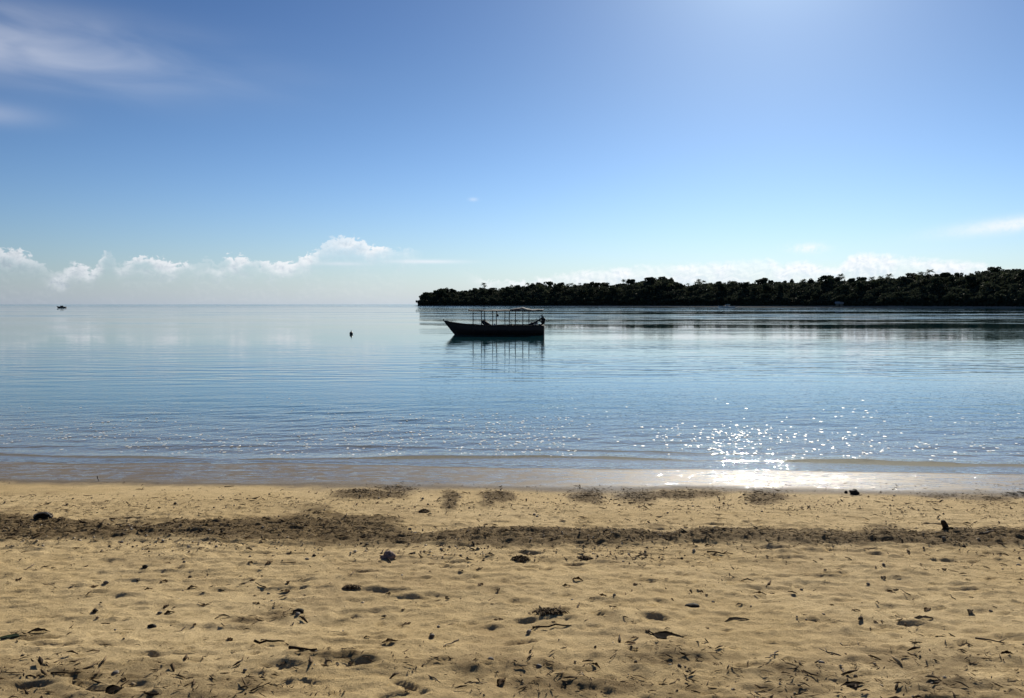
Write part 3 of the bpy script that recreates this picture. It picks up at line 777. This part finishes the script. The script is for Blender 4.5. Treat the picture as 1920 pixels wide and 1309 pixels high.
def outboard(parent, x, y, z, tilt):
    r = empty('outboard_motor'); r.parent = parent; r.location = (x, y, z); r.rotation_euler = (0, tilt, 0)
    bm = bmesh.new(); box(bm, -.16, .20, -.15, .15, .28, .78, .06)
    for v in bm.verts:
        if v.co.z > .6: v.co.x *= .8; v.co.y *= .85
    bm_object('cowl', bm, M_motor, r, True)
    bm = bmesh.new(); box(bm, -.05, .09, -.05, .05, -.62, .30, .02); box(bm, -.09, .26, -.10, .10, -.44, -.41, .008); box(bm, -.10, .24, -.045, .045, -.72, -.58, .03)
    bm_object('leg', bm, M_motor, r)
    bm = bmesh.new(); box(bm, -.17, -.05, -.10, .10, -.06, .22, .015); bm_object('clamp_bracket', bm, M_metal, r)
    bm = bmesh.new(); tube(bm, [(-.14, .02, .38), (-.45, .03, .44), (-.62, .03, .46)], [.022, .02, .026], 6); bm_object('tiller', bm, M_motor, r)
    for k in range(3):
        bm = bmesh.new(); a_ = 2.09 * k; pts = []
        for rr, wd in ((.03, .03), (.09, .055), (.145, .02)):
            for s in (-1, 1): pts.append(bm.verts.new((.26 + s * wd * .5, rr * math.cos(a_) - s * wd * math.sin(a_), -.65 + rr * math.sin(a_) + s * wd * math.cos(a_))))
        bm.faces.new((pts[0], pts[2], pts[3], pts[1])); bm.faces.new((pts[2], pts[4], pts[5], pts[3]))
        o = bm_object('propeller_blade', bm, M_metal, r); mo = o.modifiers.new('t', 'SOLIDIFY'); mo.thickness = .012
    return r

def main_boat():
    p = sea_at(926, 628.3); d = p.y; ppm = FPX / d                 # photo pixels per metre there
    L = 190 / ppm; yaw = R(4.0)
    r = empty('canopied_boat', (p.x, p.y + 0.8, 0), -yaw)
    tag(r, 'long dark wooden boat with posts carrying a flat canopy, moored in the bay', 'boat')
    F = 17.5 / ppm; B = 1.75
    sec = hull_sections(L, B, F, 1.15, 8.5 / ppm)
    build_hull(sec, r, M_hull, M_hullin)
    X = lambda px: (px - 926.0) / ppm - (922.5 - 926) / ppm
    zc = 46 / ppm                                                    # canopy height
    def gun(x):
        t = (x + L / 2) / L; i = min(len(sec) - 1, max(0, round(t * (len(sec) - 1)))); return sec[i][6][1], sec[i][6][2]
    for row, pxs in ((-1, (884, 906, 929, 953, 978)), (1, (897, 918, 942, 962, 988))):
        for px in pxs:
            x = X(px); w, g = gun(x); bm = bmesh.new()
            tube(bm, [(x, row * (w - .07), g - .45), (x + random.uniform(-.03, .03), row * (w - .10), (g + zc) / 2), (x + random.uniform(-.02, .02), row * (w - .10), zc - .01)], [.036, .034, .032], 7)
            bm_object('canopy_post', bm, M_post, r, True)
    # canopy: a thin flat sheet, darker cloth over the stern
    def sheet(x0, x1, mat, name, z0, sag):
        nx_, ny_ = 26, 9; V, Fc = [], []
        for i in range(nx_ + 1):
            for j in range(ny_ + 1):
                u, v = i / nx_, j / ny_; x = x0 + (x1 - x0) * u; y = -.98 + 1.96 * v
                z = z0 + .07 * (1 - (2 * v - 1) ** 2) - sag * abs(math.sin(u * math.pi * (x1 - x0) / 1.0)) + .02 * math.sin(9 * u + 5 * v)
                V.append((x, y, z))
        for i in range(nx_):
            for j in range(ny_):
                b = i * (ny_ + 1) + j; Fc.append((b, b + ny_ + 1, b + ny_ + 2, b + 1))
        o = raw_object(name, V, Fc, mat, r, True); m = o.modifiers.new('t', 'SOLIDIFY'); m.thickness = .03
    sheet(X(876), X(986), M_canopy, 'canopy', zc, .025)
    sheet(X(985), X(1016), M_canopydark, 'canopy', zc + .035, .01)
    for s in (-1, 1):
        bm = bmesh.new(); tube(bm, [(X(876), s * .93, zc - .02), (X(946), s * .95, zc - .035), (X(1016), s * .93, zc - .01)], [.022] * 3, 6); bm_object('canopy_rail', bm, M_post, r)
    for px in (884, 906, 929, 953, 978, 1006):
        bm = bmesh.new(); tube(bm, [(X(px), -.93, zc - .03), (X(px), 0, zc + .03), (X(px), .93, zc - .03)], [.018] * 3, 6); bm_object('canopy_rib', bm, M_post, r)
    for px in (872, 912, 948, 984):
        x = X(px); w, g = gun(x); bm = bmesh.new(); box(bm, x - .14, x + .14, -w + .03, w - .03, g - .30, g - .26, .008); bm_object('thwart', bm, M_hullin, r)
    bm = bmesh.new(); tube(bm, [(sec[0][0][0] - .0, 0, -.3), (sec[0][3][0], 0, sec[0][3][2]), (sec[0][6][0] - .10, 0, sec[0][6][2] + .10)], [.05, .06, .045], 7); bm_object('stem_post', bm, M_hull, r)
    bm = bmesh.new(); w, g = gun(L / 2); box(bm, L / 2 - .06, L / 2 + .012, -w + .02, w - .02, -.3, g + .03, .01); bm_object('transom', bm, M_hull, r)
    outboard(r, X(1003), -.32, F + .30, R(-122)); outboard(r, X(1011), .34, F - .10, R(20))
    bm = bmesh.new(); tube(bm, [(X(1012), 0, F - .3), (X(1013), 0, F + .55)], [.02, .015], 6); bm_object('stern_pole', bm, M_post, r)
    # things lying in the boat
    M = Matrix.Translation(r.location) @ Matrix.Rotation(-yaw, 4, 'Z')
    def aboard(name, x, y, z): q = M @ Vector((x, y, z)); o = empty(name, q, -yaw); return o
    g = gun(X(905))[1]
    o = aboard('tarpaulin_bundle', X(908), -.1, g - .14); bm = bmesh.new()
    tube(bm, [(-.38, 0, .48), (-.28, .03, .46), (.05, 0, .22), (.5, -.03, .02)], [.07, .16, .18, .12], 9)
    for v in bm.verts: v.co += Vector(mnoise.noise_vector(v.co * 6)) * .03
    bm_object('bundle', bm, M_canopydark, o, True); bm = bmesh.new(); tube(bm, [(-.13, -.19, .34), (-.10, -.02, .55), (-.05, .18, .34)], [.02] * 3, 6); bm_object('strap', bm, M_post, o)
    tag(o, 'dark rolled bundle propped up in the front half of the canopied boat', 'bundle')
    o = aboard('water_jug', X(925), -.35, g - .27); bm = bmesh.new()
    tube(bm, [(0, 0, 0), (0, 0, .03), (0, 0, .3), (0, 0, .38), (0, 0, .41)], [.13, .15, .15, .07, .05], 12); bm_object('jug', bm, M_white, o, True)
    bm = bmesh.new(); tube(bm, [(0, 0, .41), (0, 0, .45)], [.055, .055], 10); bm_object('cap', bm, M_post, o); tag(o, 'small pale jug standing beside the dark bundle in the boat', 'jug')
    o = aboard('fuel_can', X(955), -.3, g - .27); bm = bmesh.new(); box(bm, -.18, .18, -.12, .12, 0, .36, .04); bm_object('can', bm, M_hull, o, True)
    bm = bmesh.new(); tube(bm, [(.1, 0, .36), (.0, 0, .50), (-.06, 0, .52)], [.04, .03, .025], 8); bm_object('spout', bm, M_hull, o); tag(o, 'dark can with a peaked top amidships in the canopied boat', 'can')
    o = aboard('hanging_float', X(930.5), -.75, zc - .42); bm = bmesh.new(); bmesh.ops.create_icosphere(bm, subdivisions=2, radius=.11); bm_object('float', bm, M_motor, o, True)
    bm = bmesh.new(); tube(bm, [(0, 0, .09), (0, 0, .40)], [.012, .012], 5); bm_object('cord', bm, M_post, o); tag(o, 'small dark float hanging from a canopy post of the boat', 'float')
    # grey cloth heaped on the canopy roof
    o = aboard('cloth_heap', X(974), 0, zc + .085); V, Fc = [], []; nn = 18
    for i in range(nn + 1):
        for j in range(nn + 1):
            u, v = 2 * i / nn - 1, 2 * j / nn - 1
            h = .22 * max(0, 1 - abs(u) ** 1.5) * max(0, 1 - v * v) ** .8; h *= .7 + .5 * mnoise.noise(Vector((u * 2.5, v * 2, 3)))
            V.append((u * .85 + .1 * h, v * .7, max(0, h)))
    for i in range(nn):
        for j in range(nn): b = i * (nn + 1) + j; Fc.append((b, b + nn + 1, b + nn + 2, b + 1))
    oo = raw_object('cloth', V, Fc, M_greycloth, o, True); m = oo.modifiers.new('t', 'SOLIDIFY'); m.thickness = .03
    tag(o, 'grey cloth heaped in a low peak on top of the boat canopy', 'cloth')
main_boat()

def far_boat():
    p = sea_at(115, 577.6); r = empty('small_boat', p, R(8)); tag(r, 'tiny dark boat far out on the left below the horizon', 'boat')
    L = 17 * p.y / FPX; sec = hull_sections(L, 1.9, .85, 1.0, .45, 14); build_hull(sec, r, M_post, M_hullin)
    bm = bmesh.new(); box(bm, -L * .08, L * .2, -.55, .55, .5, 1.45, .08); bm_object('cabin', bm, M_post, r, True)
    bm = bmesh.new(); box(bm, -L * .11, L * .23, -.65, .65, 1.45, 1.53, .02); bm_object('cabin_roof', bm, M_hullin, r)
far_boat()

def white_boat():
    p = sea_at(1362, 577.0); r = empty('white_cabin_boat', p, R(-12)); tag(r, 'small white cabin boat lying close under the dark headland', 'boat')
    L = 30 * p.length / FPX; sec = hull_sections(L, 2.8, .95, 1.3, .5, 16); build_hull(sec, r, M_white, M_hullin)
    bm = bmesh.new(); box(bm, -L * .10, L * .18, -.95, .95, .6, 2.3, .12)
    for v in bm.verts:
        if v.co.z > 1.5 and v.co.x < 0: v.co.x += .6
    bm_object('cabin', bm, M_white, r, True)
    for y0 in (-.965, .945):
        for x0 in (-.02, .07):
            bm = bmesh.new(); box(bm, L * x0, L * (x0 + .07), y0, y0 + .02, 1.45, 2.0); bm_object('window', bm, M_glass, r)
    bm = bmesh.new(); box(bm, -L * .09, L * .24, -1.05, 1.05, 2.34, 2.44, .03); bm_object('cabin_roof', bm, M_white, r)
    bm = bmesh.new(); tube(bm, [(L * .05, 0, 2.4), (L * .05, 0, 3.6)], [.04, .025], 6); bm_object('mast', bm, M_post, r)
white_boat()

p = sea_at(658.5, 627.0); b = empty('mooring_buoy', p)
bm = bmesh.new(); bmesh.ops.create_icosphere(bm, subdivisions=3, radius=.14)
for v in bm.verts: v.co.z = v.co.z * 1.12 + .07
bm_object('float', bm, M_buoy, b, True)
bm = bmesh.new(); tube(bm, [(0, 0, .20), (.012, 0, .29)], [.03, .022], 8); bm_object('neck', bm, M_buoy, b)
bm = bmesh.new(); tube(bm, [(.012 + .035 * math.cos(t), 0, .315 + .035 * math.sin(t)) for t in [6.283 * k / 10 for k in range(11)]], [.010] * 11, 5); bm_object('ring', bm, M_metal, b)
tag(b, 'small black mooring buoy floating left of the canopied boat', 'buoy')

# ------------------------------------------------------------------ litter on the sand
def litter():
    V, F = [], []; n = 0
    N = 300000
    X = rng.uniform(-8.2, 8.2, N); Y = rng.uniform(2.9, 11.2, N)
    d = litter_field(X, Y); z = beach_macro(X, Y); px, py = project(X, Y, z)
    keep = (px > -120) & (px < 2040) & (py < 1400)
    clump = np.clip(0.12 + 2.6 * fbm(X * 1.9, Y * 2.4, 4, 61), 0.04, 2.2)
    prob = d ** 1.5 * 0.62 + np.where((py > 925) & (py < 1070), 0.075, 0.034) * clump
    keep &= rng.random(N) < prob
    X, Y, d = X[keep], Y[keep], d[keep]
    if len(X) > 45000: X, Y, d = X[:45000], Y[:45000], d[:45000]
    # true ground under every piece
    xi = np.clip(np.searchsorted(xs, X), 1, len(xs) - 1); yi = np.clip(np.searchsorted(ysv, Y), 1, len(ysv) - 1)
    co = np.empty(len(beach.data.vertices) * 3, dtype=np.float32); beach.data.vertices.foreach_get('co', co)
    Zg = co.reshape(len(ysv), len(xs), 3)[:, :, 2]; g = Zg[yi, xi]
    n = len(X); L = np.exp(rng.normal(math.log(.024), .55, n)).clip(.008, .10); w = L * rng.uniform(.10, .34, n); th = rng.uniform(0, 6.283, n)
    pit = rng.normal(0, .14, n); bend = rng.normal(0, .35, n)
    sec = np.array([(0, 1), (.87, -.5), (-.87, -.5)])
    out_ = np.zeros((n, 9, 3))
    for k, t in enumerate((-1, 0, 1)):
        ww = w * (0.35 if t else 1.0)
        cx = t * L / 2 * np.cos(pit); cz = t * L / 2 * np.sin(pit) + bend * L * (0.25 if t == 0 else 0) + w * .4
        for j, (a_, b_) in enumerate(sec):
            lx_ = cx; ly_ = a_ * ww * .5; lz_ = cz + b_ * ww * .28
            out_[:, k * 3 + j, 0] = X + lx_ * np.cos(th) - ly_ * np.sin(th)
            out_[:, k * 3 + j, 1] = Y + lx_ * np.sin(th) + ly_ * np.cos(th)
            out_[:, k * 3 + j, 2] = g + np.maximum(lz_, -.004) + .006 * d
    base = (np.arange(n) * 9)[:, None, None]
    fs = [(0, 2, 1), (6, 7, 8)]
    for k in (0, 3):
        for j in range(3):
            j2 = (j + 1) % 3; fs += [(k + j, k + j2, k + 3 + j2), (k + j, k + 3 + j2, k + 3 + j)]
    F = (base + np.array(fs)[None]).reshape(-1, 3)
    o = raw_object('wrack_litter', out_.reshape(-1, 3), F, M_litter)
    tag(o, 'brown weed, leaf and twig litter washed up along the beach', 'litter', kind='stuff')
    return Zg
Zg = litter()
def grit():
    N = 160000; X = rng.uniform(-8.2, 8.2, N); Y = rng.uniform(2.9, 10.6, N); px, py = project(X, Y, beach_macro(X, Y))
    yc = np.interp(px, _bc[:, 0], _bc[:, 1]); cl = np.clip(.3 + 1.6 * fbm(X * 2.1, Y * 2.1, 3, 66), 0, 1.4)
    pr = (0.20 * np.exp(-((py - yc - 26) / 18) ** 2) + 0.10 * np.exp(-((py - yc) / 16) ** 2) + 0.05 * np.exp(-((py - 950) / 18) ** 2) + 0.012 + 0.03 * np.clip((py - 1190) / 80, 0, 1)) * cl
    k = (rng.random(N) < pr) & (px > -120) & (px < 2040) & (py < 1400); X, Y = X[k], Y[k]; n = len(X)
    xi = np.clip(np.searchsorted(xs, X), 1, len(xs) - 1); yi = np.clip(np.searchsorted(ysv, Y), 1, len(ysv) - 1); g = Zg[yi, xi]
    r = np.exp(rng.normal(math.log(.008), .45, n)).clip(.003, .022); o6 = np.array([(1, 0, 0), (0, 1, 0), (-1, 0, 0), (0, -1, 0), (.1, .1, .75), (0, 0, -.5)])
    V = o6[None] * r[:, None, None] * rng.uniform(.6, 1.3, (n, 6, 1)); th = rng.uniform(0, 6.28, n); c_, s_ = np.cos(th)[:, None], np.sin(th)[:, None]
    P = np.stack([X[:, None] + V[..., 0] * c_ - V[..., 1] * s_, Y[:, None] + V[..., 0] * s_ + V[..., 1] * c_, g[:, None] + V[..., 2] + r[:, None] * .3], -1)
    f = np.array([(0, 1, 4), (1, 2, 4), (2, 3, 4), (3, 0, 4), (1, 0, 5), (2, 1, 5), (3, 2, 5), (0, 3, 5)])
    o = raw_object('shell_grit', P.reshape(-1, 3), ((np.arange(n) * 6)[:, None, None] + f[None]).reshape(-1, 3), M_grit)
    tag(o, 'shell and coral grit strewn below the weed line', 'grit', kind='stuff')
grit()
def gz(x, y):
    i = int(np.clip(np.searchsorted(xs, x), 1, len(xs) - 1)); j = int(np.clip(np.searchsorted(ysv, y), 1, len(ysv) - 1)); return float(Zg[j, i])

def leaf_mesh(name, L, w, mat, seed, curl=.5):
    r = random.Random(seed); bm = bmesh.new(); n = 8; rows = []
    for i in range(n + 1):
        t = i / n; ww = w * max(.04, math.sin(math.pi * t ** .8)) * r.uniform(.85, 1.12); x = -L / 2 + L * t
        arch = curl * L * .10 * math.sin(math.pi * t) * (1 if seed % 2 else .5)
        rows.append([bm.verts.new((x, v * ww / 2, arch + curl * .22 * ww * abs(v) + r.uniform(-.004, .004))) for v in (-1, -.5, 0, .5, 1)])
    for a_, b_ in zip(rows, rows[1:]):
        for j in range(4): bm.faces.new((a_[j], a_[j + 1], b_[j + 1], b_[j]))
    bmesh.ops.solidify(bm, geom=bm.faces[:], thickness=.004)
    o = bm_object(name, bm, mat, None, True); return o
def twig_mesh(name, L, rad, mat, seed, fork=True):
    r = random.Random(seed); bm = bmesh.new(); pts = []
    for i in range(6):
        t = i / 5; pts.append((-L / 2 + L * t, r.uniform(-.06, .06) * L, rad * 1.0 + r.uniform(0, .05) * L))
    tube(bm, pts, [rad * (1 - .55 * i / 5) * r.uniform(.85, 1.15) for i in range(6)], 6)
    if fork:
        a_ = Vector(pts[3]); s = r.choice((-1, 1)); tube(bm, [a_, a_ + Vector((.12 * L, s * .12 * L, .04 * L)), a_ + Vector((.2 * L, s * .25 * L, .05 * L))], [rad * .55, rad * .4, rad * .25], 5)
    return bm_object(name, bm, mat, None, True)
def stone_mesh(name, rx, ry, rz, mat, seed, sub=2, rough=.25):
    bm = bmesh.new(); bmesh.ops.create_icosphere(bm, subdivisions=sub, radius=1.0)
    for v in bm.verts:
        k = 1 + rough * mnoise.noise(v.co * 1.3 + Vector((seed, 0, 0))) + rough * .5 * mnoise.noise(v.co * 3.1 + Vector((0, seed, 0)))
        v.co = Vector((v.co.x * rx * k, v.co.y * ry * k, (v.co.z * .9 + .45) * rz * k))
    return bm_object(name, bm, mat, None, True)
def put(o, px, py, rz=None, dz=0.0, tilt=(0, 0)):
    p = sand_at(px, py); o.location = (p.x, p.y, gz(p.x, p.y) + dz); o.rotation_euler = (tilt[0], tilt[1], random.uniform(0, 6.28) if rz is None else rz); return o

# pieces that can be singled out
put(tag(stone_mesh('rock', .058, .052, .052, M_rock, 3, 3, .3), 'black rounded rock standing at the water\'s edge on the right', 'rock'), 1602, 927, .3, -.004)
put(tag(stone_mesh('rock', .022, .018, .03, M_rock, 5), 'tiny dark stone just left of the black rock at the water\'s edge', 'rock'), 1586, 925, .3, -.004)
put(tag(stone_mesh('coral_lump', .052, .042, .040, M_coral, 8, 3, .5), 'pinkish grey coral lump just below the weed line, left of centre', 'coral'), 727, 1048, .2, -.006)
put(tag(stone_mesh('stone', .035, .03, .028, M_rock, 11), 'round dark pebble amid the litter patch left of centre in the foreground', 'stone'), 560, 1154, .2, -.004)
put(tag(stone_mesh('stone', .022, .02, .02, M_rock, 12), 'small dark pebble alone on bare sand below the weed line on the left', 'stone'), 272, 1066, .2, -.003)
put(tag(stone_mesh('stone', .026, .02, .02, M_rock, 13), 'small dark stone lying alone on the smooth sand at left', 'stone'), 285, 1176, .2, -.003)
put(tag(stone_mesh('stone', .05, .035, .02, M_rock, 14), 'flat dark stone lying alone on pale sand right of centre', 'stone'), 1298, 1137, .1, -.003)
put(tag(leaf_mesh('large_leaf', .23, .10, M_leafdark, 4, .35), 'large black leaf flat on the sand, right of centre in the foreground', 'leaf'), 1255, 1199, -.35)
put(tag(leaf_mesh('large_leaf', .17, .05, M_leafdark, 7, .6), 'curled dark leaf lying alone right of the large black leaf', 'leaf'), 1382, 1165, .15)
put(tag(leaf_mesh('large_leaf', .15, .05, M_leafdark, 9, .6), 'dark humped leaf on the sand near the right edge', 'leaf'), 1733, 1162, .05)
put(tag(leaf_mesh('large_leaf', .12, .035, M_leafdark, 11, .4), 'narrow dark leaf in front of the humped leaf near the right edge', 'leaf'), 1768, 1200, -.1)
put(tag(leaf_mesh('large_leaf', .15, .055, M_leafgreen, 5, .5), 'greenish leaf at the end of a dark sprig near the left edge', 'leaf'), 22, 1199, .2)
put(tag(leaf_mesh('large_leaf', .14, .05, M_leafdark, 13, .8), 'dark curled leaf of the sprig near the left edge', 'leaf'), 70, 1190, .3)
put(tag(leaf_mesh('large_leaf', .10, .07, M_leafdark, 15, .9), 'dark pointed leaf at the bottom edge, left of centre', 'leaf'), 216, 1303, 1.1)
put(tag(leaf_mesh('large_leaf', .16, .05, M_leafdark, 17, .5), 'long dark leaf at the bottom edge on the right', 'leaf'), 1605, 1291, .02)
put(tag(twig_mesh('driftwood_stick', .17, .008, M_twigdark, 2, False), 'dark straight stick in the left foreground, upper of a pair', 'stick'), 505, 1212, .1)
put(tag(twig_mesh('driftwood_stick', .16, .009, M_twigdark, 3, False), 'dark stick in the left foreground, lower of a pair', 'stick'), 568, 1228, -.2)
put(tag(twig_mesh('driftwood_stick', .24, .007, M_twigdark, 4, False), 'long thin dark stick lying on bare sand near the centre', 'stick'), 1035, 1179, .05)
put(tag(twig_mesh('driftwood_stick', .22, .008, M_twigdark, 5, True), 'forked dark stick below the weed line on the right', 'stick'), 1350, 1041, -.2)
put(tag(twig_mesh('driftwood_stick', .20, .014, M_twig, 6, True), 'short forked stick in the weed line at far right', 'stick'), 1850, 1012, .5)
put(tag(twig_mesh('driftwood_stick', .20, .006, M_twig, 7, True), 'pale forked stick on the sand at the right edge of the foreground', 'stick'), 1865, 1210, -.5)
put(tag(twig_mesh('driftwood_stick', .10, .006, M_twigdark, 8, False), 'small dark stick upright in the swash on the left', 'stick'), 183, 903, 0, .03, (0, 1.3))
put(tag(twig_mesh('driftwood_stick', .12, .006, M_twigdark, 9, True), 'small dark twig on wet sand by the swash, left of centre', 'stick'), 430, 913, .4, .0)
# stump standing in the weed line
st_ = empty('driftwood_stump'); bm = bmesh.new(); tube(bm, [(0, 0, -.03), (-.02, 0, .07), (-.055, .01, .15), (-.06, .01, .175)], [.055, .046, .042, .030], 8)
for v in bm.verts: v.co += Vector(mnoise.noise_vector(v.co * 25)) * .008
bm_object('stump', bm, M_twigdark, st_, True)
for k, (ex, ey, ez) in enumerate(((.16, -.04, .0), (.10, .12, .01), (-.14, -.06, .0))):
    bm = bmesh.new(); tube(bm, [(0, 0, .05), (ex * .5, ey * .5, .05), (ex, ey, ez)], [.03, .024, .012], 6); bm_object('root', bm, M_twigdark, st_, True)
st_.scale = (.62,) * 3
put(tag(st_, 'dark driftwood stump leaning up out of the weed line on the right', 'driftwood'), 1775, 1000, .1)
# broken husk with a pale rim
hu = empty('coconut_husk'); bm = bmesh.new(); bmesh.ops.create_uvsphere(bm, u_segments=18, v_segments=12, radius=.11)
bmesh.ops.delete(bm, geom=[v for v in bm.verts if v.co.y < -.035], context='VERTS')
bmesh.ops.solidify(bm, geom=bm.faces[:], thickness=.018)
for v in bm.verts: v.co = Vector((v.co.x * 1.15, v.co.y, v.co.z * .62 + .05)) + Vector(mnoise.noise_vector(v.co * 18)) * .008
bm_object('shell', bm, M_husk, hu, True)
bm = bmesh.new(); tube(bm, [(.118 * math.cos(t), -.037, .05 + .066 * math.sin(t)) for t in [math.pi * (k / 12) for k in range(13)]], [.012 + .005 * math.sin(k * 2.1) for k in range(13)], 6); bm_object('rim', bm, M_huskrim, hu, True)
hu.scale = (.72,) * 3
put(tag(hu, 'hollow dark husk with a pale rim on the weed line at far left', 'husk'), 82, 979, .1, -.01)
# weed clumps
def weed_clump(px, py, rx, ry, h, label, seed):
    r = random.Random(seed); bm = bmesh.new()
    for k in range(110):
        a_ = r.uniform(0, 6.28); rr = math.sqrt(r.random()); x, y = rx * .6 * rr * math.cos(a_), ry * .6 * rr * math.sin(a_); z = .6 * h * (1 - rr ** 2) * r.uniform(.3, 1)
        d_ = r.uniform(0, 6.28); l_ = r.uniform(.010, .035)
        tube(bm, [(x - l_ * math.cos(d_), y - l_ * math.sin(d_), max(0, z - .012)), (x, y, z + .008), (x + l_ * math.cos(d_), y + l_ * math.sin(d_), max(0, z - r.uniform(0, .02)))], [.002, .0045, .0015], 4)
    put(tag(bm_object('weed_clump', bm, M_litter, None, True), label, 'weed'), px, py, 0)
weed_clump(975, 1052, .13, .08, .05, 'dark weed clump under the weed line at the centre', 21)
weed_clump(1096, 1052, .10, .07, .04, 'dark weed clump right of the centre clump under the weed line', 22)
weed_clump(1030, 1156, .16, .08, .03, 'flat tangle of dark weed on bare sand near the centre', 23)
weed_clump(795, 962, .08, .10, .04, 'small dark weed clump above the weed line left of centre', 24)
weed_clump(660, 1104, .09, .05, .02, 'low brown weed clump on bare sand left of centre', 25)
# loose leaves, twigs and stones one could pick up
leafp = [leaf_mesh('dry_leaf', .075, .03, M_leaf, 30 + i, .4 + .2 * i) for i in range(4)]
twigp = [twig_mesh('twig', .13, .0045, M_twigdark if i % 2 else M_twig, 40 + i, i % 2 == 0) for i in range(4)]
stonep = [stone_mesh('pebble', .018, .015, .012, M_stone, 50 + i, 2) for i in range(4)]
def scatter(prs, count, label, cat, group, lo, hi, smin, smax, power=1.0):
    for i in range(count):
        o = prs[i] if i < len(prs) else prs[i % len(prs)].copy()
        if i >= len(prs): col.objects.link(o)
        while True:
            px = random.uniform(5, 1915); py = lo + (hi - lo) * random.random() ** power
            pt = sand_at(px, py)
            if 1.0 or random.random() < litter_field(np.array([[pt.x]]), np.array([[pt.y]]))[0, 0] + .3: break
        put(o, px, py); k = random.uniform(smin, smax); o.scale = (k, k * random.uniform(.8, 1.2), k)
        zone = 'above the weed line' if py < 975 else 'in the weed line' if py < 1040 else 'just below the weed line' if py < 1120 else 'in the middle foreground' if py < 1210 else 'close to the bottom edge'
        side = ('far left', 'left of centre', 'right of centre', 'far right')[min(3, int(px / 480))]
        tag(o, f'{label} {zone}, {side}', cat, group)
scatter(leafp, 150, 'small dry brown leaf', 'leaf', 'loose dry leaves on the sand', 935, 1300, .4, 1.25, 1.1)
scatter(twigp, 60, 'thin short twig on sand', 'twig', 'loose twigs on the sand', 940, 1300, .5, 1.2, 1.1)
scatter(stonep, 70, 'small pale pebble on sand', 'pebble', 'loose pebbles on the sand', 930, 1290, .4, 1.1, 1.2)
